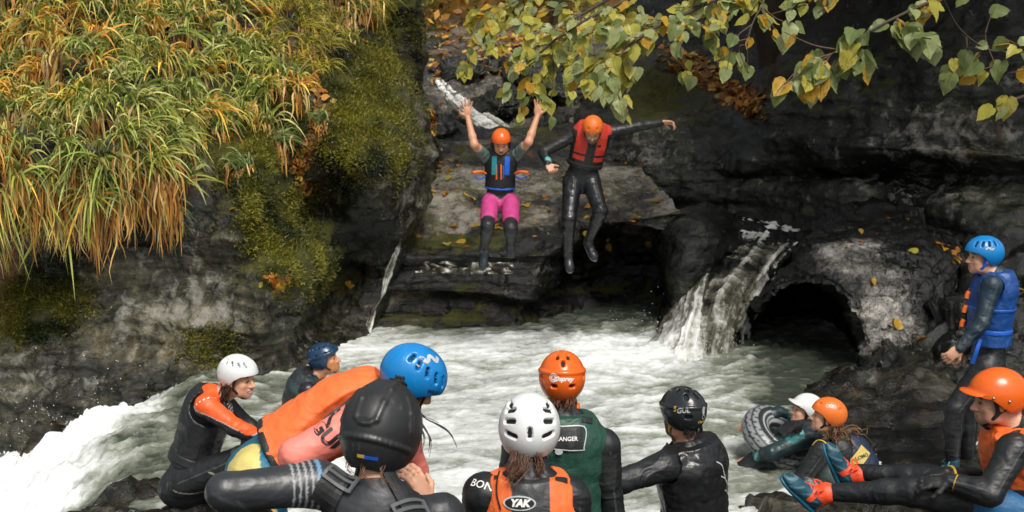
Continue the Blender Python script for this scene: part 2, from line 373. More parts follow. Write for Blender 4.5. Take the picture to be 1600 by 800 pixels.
        nb = s.c7+s.fw*.03; B.cone(nb-s.up*.05, nb+s.up*.3, neckr*.85, neckr*1.9, None, .012, True)
        cl = [lambda p: -(((p[0]-s.pel[0])*s.up[0]+(p[1]-s.pel[1])*s.up[1]+(p[2]-s.pel[2])*s.up[2])-v0*s.L),
              lambda p: (((p[0]-s.pel[0])*s.up[0]+(p[1]-s.pel[1])*s.up[1]+(p[2]-s.pel[2])*s.up[2])-vtop*s.L)]
        if open_front:
            B.ell(s.pel+s.up*s.L*.75+s.fw*.2, (open_front, .13, .4), None, np.stack([s.rt, s.fw, s.up], 1), .01, True)
        V, F = B.mesh(h, cl, (lambda q: puff*fbm(q*11+3, 3)+puff*.8*np.abs(vnoise(q*23))) if puff else None)
        C = np.tile(np.asarray(cols, float), (len(V), 1))
        if paint: paint(V, C, *s.uvw(V))
        s.vo = mesh_np(name, V, F, s.root, M_VEST, C); s.vb = BVHTree.FromPolygons([tuple(v) for v in V.tolist()], F.tolist()); return s.vo
    def belt(s, t, v0, v1, mat=None, name='belt', parent=None, grow=.0):
        B = Sdf()
        for c, R, r in s.disc: B.ell(c, (r[0]+t, r[1]+t*1.12, r[2]+t*.6), BLACK, R, .045)
        f = lambda p: ((p[0]-s.pel[0])*s.up[0]+(p[1]-s.pel[1])*s.up[1]+(p[2]-s.pel[2])*s.up[2])/s.L
        V, F = B.mesh(.006, [lambda p: (v0-f(p))*s.L, lambda p: (f(p)-v1)*s.L])
        return mesh_np(name, V, F, parent or s.root, mat or M_BLACK)
    def helmet(s, mat, kind='skate', rad=(.103, .128, .112), vents=(), peak=0., h=.0035, liner=True, cen=(0, -.012, .036), cut=None, name='helmet', ridge=None, bumps=()):
        """shell in the head's own frame; vents = list of (az1, el1, az2, el2, r)"""
        rad = np.array(rad)*s.hs; cen = np.array(cen)*s.hs; B = Sdf(); I = np.eye(3)
        def on(az, el, k=1.0):
            a, e = math.radians(az), math.radians(el); d = np.array([math.cos(e)*math.sin(a), math.cos(e)*math.cos(a), math.sin(e)]); return cen+d*rad*k/np.linalg.norm(d)
        s.on = lambda az, el, k=1.0: s.hc+s.hR@on(az, el, k)
        B.ell(cen, rad, BLACK, I, .01)
        if peak: B.ell(cen+np.array([0, rad[1]*.93, rad[2]*.10]), (rad[0]*.74, peak, .010), BLACK, frame((0, 1, .12)), .018)
        for a1, e1, a2, e2, r, hgt in bumps: B.cone(on(a1, e1, 1-.02+hgt), on(a2, e2, 1-.02+hgt), r, r, BLACK, .012)
        B.ell(cen, rad-.011*s.hs, None, I, .004, True)
        for a1, e1, a2, e2, r in vents:
            am, em = (a1+a2)/2, (e1+e2)/2
            for q1, q2 in (((a1, e1), (am, em)), ((am, em), (a2, e2))): B.cone(on(*q1), on(*q2), r*1.35*s.hs, r*1.35*s.hs, None, .0015, True)
        ys, zs = cut or {'skate': ((-.14, -.07, -.02, .03, .07, .14), (-.062, -.062, -.035, .012, .034, .044)),
                         'low': ((-.14, -.06, .0, .035, .06, .14), (-.07, -.07, -.045, -.01, .034, .046)),
                         'half': ((-.14, -.05, .0, .05, .14), (-.055, -.04, -.01, .030, .045)),
                         'ski': ((-.14, -.05, .02, .045, .07, .14), (-.085, -.085, -.06, -.02, .03, .05))}[kind]
        ys, zs = np.array(ys)*s.hs, np.array(zs)*s.hs
        V, F = B.mesh(h, [lambda p: np.interp(p[1], ys, zs).astype(np.float32)-p[2]+0*p[0]])
        W = lambda q: s.hc+q@s.hR.T
        o = mesh_np(name, W(V), F, s.root, mat); s.hv = o
        s.hb = BVHTree.FromPolygons([tuple(v) for v in W(V).tolist()], F.tolist())
        if liner:
            B = Sdf(); B.ell(cen, rad-.0125*s.hs, BLACK, I, .01); B.ell(cen, rad-.022*s.hs, None, I, .004, True)
            V, F = B.mesh(.005, [lambda p: np.interp(p[1], ys, zs).astype(np.float32)+.003-p[2]+0*p[0]]); mesh_np('liner', W(V), F, o, M_LINER)
        return o
    def strap(s, mat=None, w=.008, buckle=False, parent=None):
        G = Geo(); g = lambda *v: s.hc+s.hR@(np.array(v)*s.hs)
        for e in (-1, 1):
            for st in ((.083*e, .028, .02), (.083*e, -.045, -.01)):
                pts = bez([g(*st), g(.079*e, .012 if st[1] > 0 else .0, -.035), g(.067*e, .028, -.07), g(.036*e, .045, -.108), g(0, .05, -.120)], 6)
                V, F = tube_geo(pts, w, 6, .35, s.hR[:, 0]); G.add(V, F)
        return G.build('chin_strap', mat or M_BLACK, parent or s.hv)
    def decal(s, geo, where, anchor, n, up, mat, parent, off=.0025, name='lettering'):
        """project flat art (verts2d, faces) onto a worn mesh"""
        v2, F = geo; n = norm(n); up = norm(np.asarray(up)-n*np.dot(up, n)); r = np.cross(up, n); a = np.asarray(anchor); out = []; ok = []
        for u, v in v2:
            q = a+r*u+up*v+n*.12; hit = where.ray_cast(Vector(q), Vector(-n), .4); ok.append(hit[0] is not None)
            out.append(np.array(hit[0])+np.array(hit[1])*0+n*off if hit[0] is not None else a+r*u+up*v)
        F2 = [f for f in F if all(ok[i] for i in f)] or F
        return mesh_np(name, np.array(out), F2, parent, mat, smooth=False)
def hair(person, name, paths, n, spread, r, col, parent=None, curl=0.0, seed=1):
    g = np.random.default_rng(seed); G = Geo()
    for pth in paths:
        base = bez(pth, 7); m = len(base); t = np.linspace(0, 1, m)[:, None]
        for _ in range(n):
            o = g.normal(size=3)*spread; o2 = g.normal(size=3)*spread*1.2; w = g.uniform(0, 6.3, 3); cut = max(5, int(m*g.uniform(.65, 1)))
            pts = base+o*(1-t)*.8+o2*t+curl*np.sin(t*g.uniform(14, 24)+w)*np.sqrt(t)+.004*np.sin(t*8+w)
            V, F = tube_geo(pts[:cut], r*np.linspace(1, .45, m)[:cut], 5, .6); c = np.asarray(col)*g.uniform(.6, 1.35); G.add(V, F, (*c[:3], .42))
    return G.build(name, M_BODY, parent or person.root)
def shoe(person, ankle, toe, up, col, sole=(.5, .5, .48, .6), lace=None, sc=1.0, h=.005, logo=None, heel=None):
    R = frame(toe, up); a = np.asarray(ankle); g = lambda x, y, z: a+R@(np.array([x, y, z])*sc); B = Sdf()
    B.ell(g(0, .01, -.035), (.040*sc, .058*sc, .045*sc), col, R, .02); B.ell(g(0, .075, -.05), (.044*sc, .085*sc, .036*sc), col, R, .03); B.ell(g(0, .13, -.058), (.043*sc, .055*sc, .026*sc), col, R, .03)
    B.cone(g(0, -.005, -.02), g(0, -.01, .02), .045*sc, .048*sc, col, .02)
    V, F = B.mesh(h, [lambda p: -(((p[0]-a[0])*R[0, 2]+(p[1]-a[1])*R[1, 2]+(p[2]-a[2])*R[2, 2])+.079*sc)])
    l = (V-a)@R/sc; C = np.tile(np.asarray(col, float), (len(V), 1))
    st = (np.abs(((l[:, 1]*1.0+l[:, 2]*1.3) % .045)-.02) < .006) & (l[:, 2] < -.02); C[st] = C[st]*.35+np.array([.12, .2, .22, .5])*.65 if logo else C[st]
    if heel is not None: C[((l[:, 2] > -.008) & (l[:, 1] < .05)) | ((l[:, 1] < -.02) & (np.abs(l[:, 2]+.03) < .018)) | ((np.abs(l[:, 1]-.035) < .012) & (l[:, 2] > -.05))] = heel
    C[(l[:, 2] < -.066)] = sole
    o = mesh_np('shoe', V, F, person.root, M_VEST, C)
    B = Sdf(); B.ell(g(0, .0, -.078), (.040*sc, .062*sc, .016*sc), sole, R, .02); B.ell(g(0, .1, -.078), (.046*sc, .09*sc, .016*sc), sole, R, .03)
    V, F = B.mesh(h); mesh_np('sole', V, F, o, M_VEST, np.tile(np.asarray(sole, float), (len(V), 1)))
    if lace is not None:
        G = Geo()
        for i in range(5):
            y = .03+.022*i; z = -.002-.010*i; e = 1 if i % 2 else -1
            V, F = tube_geo([g(-.03, y, z-.012), g(-.01, y+.004*e, z+.004), g(.012, y+.012, z+.004), g(.03, y+.018, z-.012)], .005*sc, 5); G.add(V, F, lace)
        for e in (-1, 1):
            V, F = tube_geo(bez([g(0, .025, .01), g(e*.03, .03, .03), g(e*.045, .05, .01), g(e*.01, .03, .008)], 5), .0045*sc, 5); G.add(V, F, lace)
        G.build('lace', M_VEST, o)
    return o
_font = {}
def text_geo(txt, size, shear=0.0, bold=.0):
    cu = bpy.data.curves.new('txt', 'FONT'); cu.body = txt; cu.size = size; cu.align_x = 'CENTER'; cu.align_y = 'CENTER'; cu.shear = shear; cu.offset = bold; cu.resolution_u = 3
    o = bpy.data.objects.new('txt', cu); COL.objects.link(o); dg = bpy.context.evaluated_depsgraph_get(); me = bpy.data.meshes.new_from_object(o.evaluated_get(dg))
    v = [(a.co.x, a.co.y) for a in me.vertices]; f = [tuple(p.vertices) for p in me.polygons]
    bpy.data.objects.remove(o); bpy.data.curves.remove(cu); bpy.data.meshes.remove(me); return v, f
def rect_geo(w, hgt, n=8, m=8, cx=0, cy=0, rot=0):
    c, s_ = math.cos(rot), math.sin(rot)
    v = [(cx+c*(w*(i/n-.5))-s_*(hgt*(j/m-.5)), cy+s_*(w*(i/n-.5))+c*(hgt*(j/m-.5))) for i in range(n+1) for j in range(m+1)]
    f = [(i*(m+1)+j, (i+1)*(m+1)+j, (i+1)*(m+1)+j+1, i*(m+1)+j+1) for i in range(n) for j in range(m)]; return v, f
def disk_geo(a, b, n=28, rings=5, inner=0.0):
    v = []; f = []
    for k in range(rings+1):
        t = inner+(1-inner)*k/rings
        v += [(a*t*math.cos(2*math.pi*i/n), b*t*math.sin(2*math.pi*i/n)) for i in range(n)]
    for k in range(rings):
        for i in range(n): f.append((k*n+i, (k+1)*n+i, (k+1)*n+(i+1) % n, k*n+(i+1) % n))
    return v, f
def path_geo(pts, w):
    p = bez([(x, y, 0) for x, y in pts], 6)[:, :2]; t = np.gradient(p, axis=0); t /= np.linalg.norm(t, axis=1)[:, None]+1e-9; q = np.stack([-t[:, 1], t[:, 0]], 1)
    v = np.concatenate([p-q*w/2, p+q*w/2]).tolist(); m = len(p); return v, [(i, i+1, m+i+1, m+i) for i in range(m-1)]
# ------------------------------------------------------------------ rock, moss, water materials
def rock_mat(name, dark=(.020, .021, .018), light=(.115, .108, .092), rough=.42, pk=.20):
    m, n, b = new_mat(name); tc = nd(n, 'ShaderNodeTexCoord').outputs['Object']; L = n.links
    mp = nd(n, 'ShaderNodeMapping'); mp.inputs['Scale'].default_value = (.55, .55, 3.2); mp.inputs['Rotation'].default_value = (.08, .12, 0); L.new(tc, mp.inputs[0])
    big = noise_n(n, 1.1, 6, .62, tc, .6); st = noise_n(n, 2.2, 6, .62, mp.outputs[0], .4); fine = noise_n(n, 16, 6, .7, tc); gr = noise_n(n, 60, 4, .7, tc)
    vo = nd(n, 'ShaderNodeTexVoronoi', feature='DISTANCE_TO_EDGE'); vo.inputs['Scale'].default_value = 1.7; wv = nd(n, 'ShaderNodeMix', data_type='RGBA'); wv.inputs[0].default_value = .28; L.new(tc, wv.inputs[6]); L.new(big.outputs['Color'], wv.inputs[7]); L.new(wv.outputs[2], vo.inputs['Vector'])
    crk = ramp(n, vo.outputs['Distance'], [(.0, (.16,)*3), (.02, (.0,)*3)]).outputs[0]
    moss, pale, rust = attr(n, 'moss').outputs['Fac'], attr(n, 'pale').outputs['Fac'], attr(n, 'rust').outputs['Fac']
    k = math_n(n, 'ADD', math_n(n, 'MULTIPLY', big.outputs[0], .45), math_n(n, 'ADD', math_n(n, 'MULTIPLY', st.outputs[0], .4), math_n(n, 'MULTIPLY', fine.outputs[0], .25)))
    k = math_n(n, 'ADD', k, math_n(n, 'MULTIPLY', math_n(n, 'SUBTRACT', pale, .3), pk)); k = math_n(n, 'ADD', k, math_n(n, 'MULTIPLY', math_n(n, 'SUBTRACT', gr.outputs[0], .5), .22)); k = math_n(n, 'SUBTRACT', k, math_n(n, 'MULTIPLY', crk, .5)); k = math_n(n, 'ADD', math_n(n, 'MULTIPLY', math_n(n, 'SUBTRACT', k, .57), 1.55), .57)
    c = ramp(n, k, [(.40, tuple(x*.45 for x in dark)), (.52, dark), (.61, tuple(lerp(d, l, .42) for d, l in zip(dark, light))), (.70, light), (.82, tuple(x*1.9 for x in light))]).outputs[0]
    mo2 = noise_n(n, 8, 6, .75, tc, .8); c = mixc(n, 1.0, c, ramp(n, mo2.outputs[0], [(.34, (.30,)*3), (.5, (.95,)*3), (.66, (1.9,)*3)]).outputs[0], 'MULTIPLY')
    # pale lichen spots
    lv = noise_n(n, 5.5, 6, .7, tc, .3); lm = ramp(n, math_n(n, 'ADD', math_n(n, 'MULTIPLY', lv.outputs[0], .8), math_n(n, 'MULTIPLY', pale, .22)), [(.56, (0,)*3), (.66, (1,)*3)]).outputs[0]
    lc = mixc(n, gr.outputs[0], (.15, .14, .115), (.34, .33, .29)); c = mixc(n, math_n(n, 'MULTIPLY', lm, .8), c, lc)
    # rusty algae
    rn = noise_n(n, 2.6, 6, .65, tc, .5); rm = ramp(n, math_n(n, 'ADD', math_n(n, 'MULTIPLY', rn.outputs[0], .7), math_n(n, 'MULTIPLY', rust, .42)), [(.52, (0,)*3), (.72, (1,)*3)]).outputs[0]
    rc = mixc(n, fine.outputs[0], (.05, .028, .006), (.25, .13, .022)); c = mixc(n, math_n(n, 'MULTIPLY', rm, .85), c, rc)
    # moss
    mn = noise_n(n, 3.2, 7, .68, tc, .4); mm = ramp(n, math_n(n, 'ADD', math_n(n, 'MULTIPLY', mn.outputs[0], .75), math_n(n, 'MULTIPLY', moss, .5)), [(.57, (0,)*3), (.70, (1,)*3)]).outputs[0]
    mf = noise_n(n, 38, 4, .75, tc); mg = noise_n(n, 4.5, 4, .6, tc)
    mc = mixc(n, mg.outputs[0], (.02, .032, .004), (.17, .155, .012)); mc = mixc(n, math_n(n, 'MULTIPLY', mf.outputs[0], .9), mc, mixc(n, mg.outputs[0], (.005, .009, .002), (.03, .036, .005)))
    c = mixc(n, mm, c, mc); L.new(c, b.inputs['Base Color'])
    r = ramp(n, big.outputs[0], [(.38, (rough*.38,)*3), (.62, (rough*1.45,)*3)]).outputs[0]; r = mixc(n, mm, r, (.95,)*3); L.new(r, b.inputs['Roughness'])
    b.inputs['Specular IOR Level'].default_value = .45
    h1 = bump(n, None, st.outputs[0], .45, .10); h2 = bump(n, None, fine.outputs[0], .6, .035, h1); h3 = bump(n, None, gr.outputs[0], .7, .012, h2)
    bump(n, b, math_n(n, 'MULTIPLY', mf.outputs[0], mm), .9, .035, h3); return m
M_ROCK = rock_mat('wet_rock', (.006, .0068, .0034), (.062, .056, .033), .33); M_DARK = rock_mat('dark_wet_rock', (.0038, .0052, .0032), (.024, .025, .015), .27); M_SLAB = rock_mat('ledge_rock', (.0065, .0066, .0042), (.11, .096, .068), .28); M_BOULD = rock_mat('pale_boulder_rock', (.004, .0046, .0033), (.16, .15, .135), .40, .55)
M_BED = rock_mat('pale_bed_rock', (.05, .046, .036), (.22, .19, .15), .5)
M_BANK = rock_mat('bank_rock', (.006, .0062, .004), (.05, .044, .03), .28)
def water_mat(name, deep=(.045, .055, .042), mid=(.20, .215, .17), foam=(.77, .80, .79), thin=False):
    m, n, b = new_mat(name); tc = nd(n, 'ShaderNodeTexCoord').outputs['Object']; L = n.links
    f = attr(n, 'foam').outputs['Fac']; gr = noise_n(n, 26, 5, .7, tc); gm = noise_n(n, 7, 5, .65, tc, .6)
    k = math_n(n, 'ADD', f, math_n(n, 'MULTIPLY', math_n(n, 'SUBTRACT', gr.outputs[0], .5), .42)); k = math_n(n, 'ADD', k, math_n(n, 'MULTIPLY', math_n(n, 'SUBTRACT', gm.outputs[0], .5), .25), True)
    c = ramp(n, k, [(.05, deep), (.38, mid), (.66, tuple(lerp(a, c_, .55) for a, c_ in zip(mid, foam))), (.92, foam)]).outputs[0]; L.new(c, b.inputs['Base Color'])
    r = ramp(n, k, [(.1, (.06,)*3), (.55, (.22,)*3), (.9, (.6,)*3)]).outputs[0]; L.new(r, b.inputs['Roughness']); b.inputs['IOR'].default_value = 1.33
    if thin:
        a = ramp(n, k, [(.05, (.06,)*3), (.20, (.34,)*3), (.60, (1.,)*3)]).outputs[0]; L.new(a, b.inputs['Alpha'])
    h = bump(n, None, gm.outputs[0], .35, .04); bump(n, b, gr.outputs[0], .3, .010, h); return m
M_WATER = water_mat('river_water'); M_FALL = water_mat('falling_water', (.03, .033, .026), (.16, .155, .115), (.82, .83, .80), True)

# ------------------------------------------------------------------ rock sheets from control grids (photo pixel, ground distance)
PATCH = {}
def cr(A, n):
    """Catmull-Rom resample along axis 0"""
    A = np.asarray(A, float); m = len(A); B = np.concatenate([[2*A[0]-A[1]], A, [2*A[-1]-A[-2]]]); t = np.linspace(0, m-1, n); i = np.minimum(t.astype(int), m-2); u = (t-i).reshape((-1,)+(1,)*(A.ndim-1))
    a, b, c, d = B[i], B[i+1], B[i+2], B[i+3]
    return .5*((2*b)+(-a+c)*u+(2*a-5*b+4*c-d)*u**2+(-a+3*b-3*c+d)*u**3)
def patch(name, rows, nv, nu, mat, amp=.10, freq=1.1, strata=.05, moss=0., pale=.3, rust=0., mossf=None, skirt=(0, 0, 0, 0), kind='structure', seed=0, smoothk=1.0, label=None, cat=None, ridge=.0, flow=None, rough_=1.0, terrace=0., facet=.018, wob=0.):
    A = np.asarray(rows, float)                               # (rows, cols, 3+)
    t, bt, l, r = skirt
    if t: e = A[0].copy(); e[:, 2] += t; A = np.concatenate([[e], A])
    if bt: e = A[-1].copy(); e[:, 2] += bt; A = np.concatenate([A, [e]])
    if l: e = A[:, :1].copy(); e[..., 2] += l; A = np.concatenate([e, A], 1)
    if r: e = A[:, -1:].copy(); e[..., 2] += r; A = np.concatenate([A, e], 1)
    G = cr(A, nv); G = np.swapaxes(cr(np.swapaxes(G, 0, 1), nu), 0, 1)
    if wob: G[..., 0] += wob*fbm(np.stack([G[..., 0]*.035, G[..., 1]*.035, G[..., 2]*.3], -1), 4, .6); G[..., 1] += wob*fbm(np.stack([G[..., 0]*.035+9, G[..., 1]*.035, G[..., 2]*.3], -1), 4, .6)
    W = P(G[..., 0], G[..., 1], G[..., 2])
    def nrm(W):
        a = np.gradient(W, axis=0); b = np.gradient(W, axis=1); N = np.cross(a, b); N /= np.linalg.norm(N, axis=-1)[..., None]+1e-9
        if ((CAM-W)*N).sum(-1).mean() < 0: N = -N
        return N
    N = nrm(W); o = seed*13.7
    d = amp*(fbm(W*freq+o, 5, .5)+.55*fbm(W*freq*.8+o+5, 4, .5, True)-.3)
    if strata:
        q = W*np.array([.35, .35, 4.2])+o; q[..., 2] += .6*fbm(W*.7+o, 2); s_ = fbm(q, 3, .55); d = d+strata*np.clip(s_*2.2, -1, .7)
    if ridge: d = d+ridge*np.clip(fbm(W*2.3+o, 4, .55, True), -.3, 1)
    d = d+rough_*(.018*np.clip(fbm(W*5.2+o, 4, .55, True), -.5, 1)+.009*fbm(W*14+o, 3, .6))
    if facet: d = d+facet*facets(W*np.array([1.5, 1.5, 2.2])+.25*fbm(W*2, 2)[..., None], o)+facet*.4*facets(W*4.1+.3*fbm(W*5, 2)[..., None], o+3)
    if terrace: sw = (W[..., 1]*1.15+W[..., 0]*.12+.9*fbm(W*.8+o, 3)) % 1.0; d = d+terrace*(sw*(1-sstep(.88, 1., sw))-.4)*(N[..., 2] > .35)
    W2 = W+N*d[..., None]*smoothk; N2 = nrm(W2); x, y = G[..., 0], G[..., 1]
    up = N2[..., 2]
    mo = moss+0*x if mossf is None else mossf(x, y, up)
    pa = pale(x, y) if callable(pale) else pale+0*x; ru = rust(x, y) if callable(rust) else rust+0*x
    F = grid_faces(*W.shape[:2]); 
    if (np.cross(W2[1, 0]-W2[0, 0], W2[0, 1]-W2[0, 0])@(CAM-W2[0, 0])) < 0: F = F[:, ::-1]
    at = {'moss': mo, 'pale': pa, 'rust': ru}
    if flow is not None: at['foam'] = flow(x, y, W2)
    ob = mesh_np(name, W2.reshape(-1, 3), F, None, mat, attrs=at); tag(ob, label, cat, kind=kind)
    PATCH.setdefault(name, []).append((x.ravel(), y.ravel(), W2.reshape(-1, 3), N2.reshape(-1, 3))); return ob
def rgrid(ys, xl, xr, fr, Ds):
    """rows y, left and right x per row, column fractions, D matrix"""
    return [[(lerp(xl[i], xr[i], f), ys[i], Ds[i][j]) for j, f in enumerate(fr)] for i in range(len(ys))]
def blob(cx, cy, rx, ry): return lambda x, y: np.exp(-(((x-cx)/rx)**2+((y-cy)/ry)**2))

# left cliff with the grass slope on top
ys = [-120, 40, 150, 240, 300, 350, 420, 500, 560, 640, 740]
D0 = [[12.9, 12.9, 12.9, 13.0, 13.2, 13.5, 13.9, 14.4, 15.0, 15.4],
      [12.2, 12.2, 12.2, 12.3, 12.5, 12.8, 13.2, 13.7, 14.2, 14.8],
      [11.5, 11.5, 11.5, 11.6, 11.9, 12.3, 12.7, 12.9, 13.3, 14.2],
      [11.0, 11.0, 11.0, 11.2, 11.5, 11.8, 11.8, 12.5, 12.1, 13.4],
      [11.1, 11.1, 11.2, 11.3, 11.4, 11.6, 11.35, 12.8, 12.35, 13.5],
      [11.6, 11.6, 11.6, 11.65, 11.65, 11.55, 11.15, 12.9, 12.75, 13.5],
      [11.7, 11.7, 11.7, 11.7, 11.6, 11.55, 11.4, 11.1, 13.4, 13.5],
      [11.7, 11.7, 11.65, 11.6, 11.5, 11.4, 11.3, 11.05, 12.9, 13.4],
      [11.6, 11.6, 11.5, 11.4, 11.3, 11.2, 11.15, 11.2, 11.9, 13.3],
      [11.4, 11.4, 11.3, 11.2, 11.0, 10.85, 10.8, 10.9, 11.7, 13.2],
      [11.2, 11.2, 11.1, 11.0, 10.8, 10.6, 10.6, 10.7, 11.6, 13.1]]
xr_ = [545, 588, 640, 664, 662, 650, 622, 590, 572, 565, 560]
def left_moss(x, y, up):
    m = .82*np.exp(-((x-432-.35*(y-330))/95)**2)*sstep(90, 160, y)*sstep(510, 430, y)
    m = np.maximum(m, .85*np.exp(-(((x-575)/75)**2+((y-160)/95)**2))); m = np.maximum(m, .62*blob(70, 480, 90, 60)(x, y)); m = np.maximum(m, .22*sstep(320, 250, y)*sstep(640, 500, x)); m = np.maximum(m, .42*blob(330, 540, 60, 50)(x, y))
    return m+.18*np.clip(up, -.3, 1)
patch('cliff', rgrid(ys, [-260]*11, xr_, (0, .15, .27, .41, .52, .62, .72, .81, .90, 1), D0), 300, 330, M_ROCK, .16, .95, .05, mossf=left_moss,
      pale=lambda x, y: .42+.55*blob(290, 490, 130, 60)(x, y)+.4*blob(20, 590, 90, 40)(x, y)+.35*blob(640, 260, 50, 90)(x, y)-.4*blob(520, 390, 60, 60)(x, y), rust=lambda x, y: .85*blob(20, 440, 80, 90)(x, y)+.35*blob(200, 520, 140, 60)(x, y), skirt=(0, 0, 0, 2.5), seed=1, ridge=.03, facet=.035)
# mossy cliff further up, left of the stream
patch('cliff', rgrid([-160, 0, 90, 170, 240, 300], [470]*6, [655, 658, 662, 655, 690, 690], (0, .35, .6, .8, 1), [[20, 19.5, 18.6, 17.8, 17.6], [19, 18.6, 18, 17.4, 17.5], [18, 17.6, 17.3, 17.0, 17.4], [17.2, 17, 16.9, 16.8, 17.2], [16.6, 16.4, 16.4, 16.6, 17], [16, 16, 16, 16.2, 16.8]]), 130, 110, M_DARK, .2, .8, .04, mossf=lambda x, y, u: .45+.35*u, skirt=(0, 0, 0, 3), seed=2)
# the ledge people jump from: sloping top, lip, front face and the dark hollow on its right
fr = (0, .14, .3, .46, .58, .68, .8, .92, 1)
ys = [195, 235, 270, 305, 345, 378, 396, 412, 450, 500, 560]
xl = [610, 622, 632, 634, 628, 612, 604, 600, 590, 580, 575]; xr2 = [980, 985, 1000, 1040, 1075, 1085, 1090, 1090, 1090, 1090, 1090]
D0 = [[19.4]*9, [18.1]*9, [17.0, 16.9, 16.9, 16.9, 16.9, 16.9, 16.9, 17.0, 17.0], [15.9, 15.8, 15.8, 15.8, 15.8, 15.8, 15.6, 15.4, 15.4], [14.7, 14.6, 14.6, 14.6, 14.5, 14.2, 14.0, 14.0, 14.0],
      [13.9, 13.75, 13.7, 13.7, 13.75, 14.6, 15.6, 15.6, 15.6], [13.55, 13.4, 13.4, 13.4, 13.6, 15.6, 16.0, 16.0, 16.0], [13.6, 13.42, 13.42, 13.45, 13.9, 15.8, 16.2, 16.2, 16.2],
      [13.6, 13.5, 13.5, 13.5, 14.3, 15.8, 16.2, 16.2, 16.2], [13.45, 13.4, 13.4, 13.6, 14.8, 15.8, 16.0, 16.0, 16.0], [13.3, 13.25, 13.25, 13.5, 14.8, 15.6, 15.8, 15.8, 15.8]]
ex = [860, 862, 866, 872, 880, 878, 868, 858, 842, 826, 812]
D0 = [[19.4]*10, [18.1]*10, [17.0, 16.9, 16.9, 16.9, 16.9, 16.9, 16.9, 16.9, 17.0, 17.0], [15.9, 15.8, 15.8, 15.8, 15.8, 15.8, 15.7, 15.5, 15.3, 15.2], [14.7, 14.6, 14.6, 14.6, 14.5, 14.3, 14.1, 13.7, 13.5, 13.5],
      [13.9, 13.75, 13.7, 13.7, 13.65, 13.7, 14.6, 14.7, 14.6, 14.3], [13.55, 13.4, 13.4, 13.4, 13.4, 13.6, 14.7, 15.0, 14.9, 14.5], [13.6, 13.42, 13.42, 13.42, 13.4, 13.7, 14.7, 15.0, 14.9, 14.4],
      [13.6, 13.5, 13.5, 13.5, 13.42, 13.8, 14.6, 14.8, 14.6, 14.1], [13.45, 13.4, 13.4, 13.4, 13.35, 13.6, 14.0, 14.1, 14.0, 13.7], [13.3, 13.25, 13.25, 13.25, 13.2, 13.2, 13.2, 13.2, 13.1, 13.0]]
lip = [0, 0, 0, 0, 0, -20, -30, -22, 0, 0, 0]
LR = [[(x_, ys[i]+(lip[i] if j >= 6 else 0), D0[i][j]) for j, x_ in enumerate(list(np.linspace(xl[i], ex[i]-14, 5))+list(np.linspace(ex[i]+6, xr2[i], 5)))] for i in range(11)]
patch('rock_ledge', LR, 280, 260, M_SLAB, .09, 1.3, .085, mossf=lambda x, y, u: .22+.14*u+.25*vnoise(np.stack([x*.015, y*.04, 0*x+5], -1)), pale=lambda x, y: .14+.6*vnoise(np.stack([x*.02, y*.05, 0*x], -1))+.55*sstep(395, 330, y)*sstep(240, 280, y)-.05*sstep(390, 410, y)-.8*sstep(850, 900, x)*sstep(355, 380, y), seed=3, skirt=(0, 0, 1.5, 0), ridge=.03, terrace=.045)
# dark rounded boulder between the hollow and the chute
b1 = [[(1085, 328, 14.6), (1098, 324, 14.5), (1110, 325, 14.4), (1128, 330, 14.5), (1136, 338, 14.7)],
      [(1040, 345, 14.0), (1062, 342, 13.5), (1095, 340, 13.3), (1130, 345, 13.5), (1152, 360, 14.2)],
      [(1028, 375, 13.9), (1055, 375, 13.1), (1092, 375, 12.95), (1130, 378, 13.2), (1156, 385, 14.0)],
      [(1030, 410, 13.9), (1052, 412, 13.0), (1085, 415, 12.85), (1115, 412, 13.1), (1135, 405, 13.9)],
      [(1038, 445, 13.9), (1052, 450, 13.1), (1072, 455, 12.9), (1092, 450, 13.1), (1105, 440, 13.8)],
      [(1030, 490, 13.9), (1042, 495, 13.2), (1056, 500, 13.0), (1070, 495, 13.1), (1082, 485, 13.7)],
      [(1010, 560, 13.7), (1026, 565, 13.2), (1042, 570, 13.0), (1056, 565, 13.1), (1070, 550, 13.5)]]
patch('boulder', b1, 110, 100, M_DARK, .05, 2.0, .03, skirt=(1, 0, 1.2, 1.2), kind=None, label='dark rounded wet boulder between the black hollow and the water chute', cat='boulder', seed=4)
# rock under the chute
b2 = [[(1120, 335, 17.2), (1160, 338, 17), (1200, 342, 16.8), (1240, 348, 16.6), (1290, 352, 16.4)],
      [(1120, 358, 15.2), (1150, 358, 15.1), (1190, 360, 15), (1230, 366, 14.9), (1275, 372, 14.8)],
      [(1100, 392, 14.2), (1130, 388, 14.0), (1170, 388, 13.9), (1215, 390, 13.8), (1250, 388, 14.1)],
      [(1075, 430, 13.7), (1105, 420, 13.35), (1145, 415, 13.2), (1190, 420, 13.2), (1225, 418, 13.6)],
      [(1052, 470, 13.4), (1085, 460, 12.95), (1125, 455, 12.7), (1165, 462, 12.75), (1200, 450, 13.3)],
      [(1035, 515, 13.1), (1070, 508, 12.7), (1105, 505, 12.35), (1145, 515, 12.4), (1180, 492, 13.1)],
      [(1020, 560, 12.8), (1062, 560, 12.45), (1100, 562, 12.1), (1135, 575, 12.15), (1168, 550, 12.9)],
      [(1010, 620, 12.6), (1060, 620, 12.3), (1100, 625, 12.0), (1135, 635, 12.0), (1165, 620, 12.7)]]
patch('boulder', b2, 170, 130, M_DARK, .07, 1.6, .03, skirt=(0, 0, 0, 1.2), kind=None, label='wet dark rock hump under the sliding water chute', cat='boulder', seed=5, pale=.25, ridge=.03)
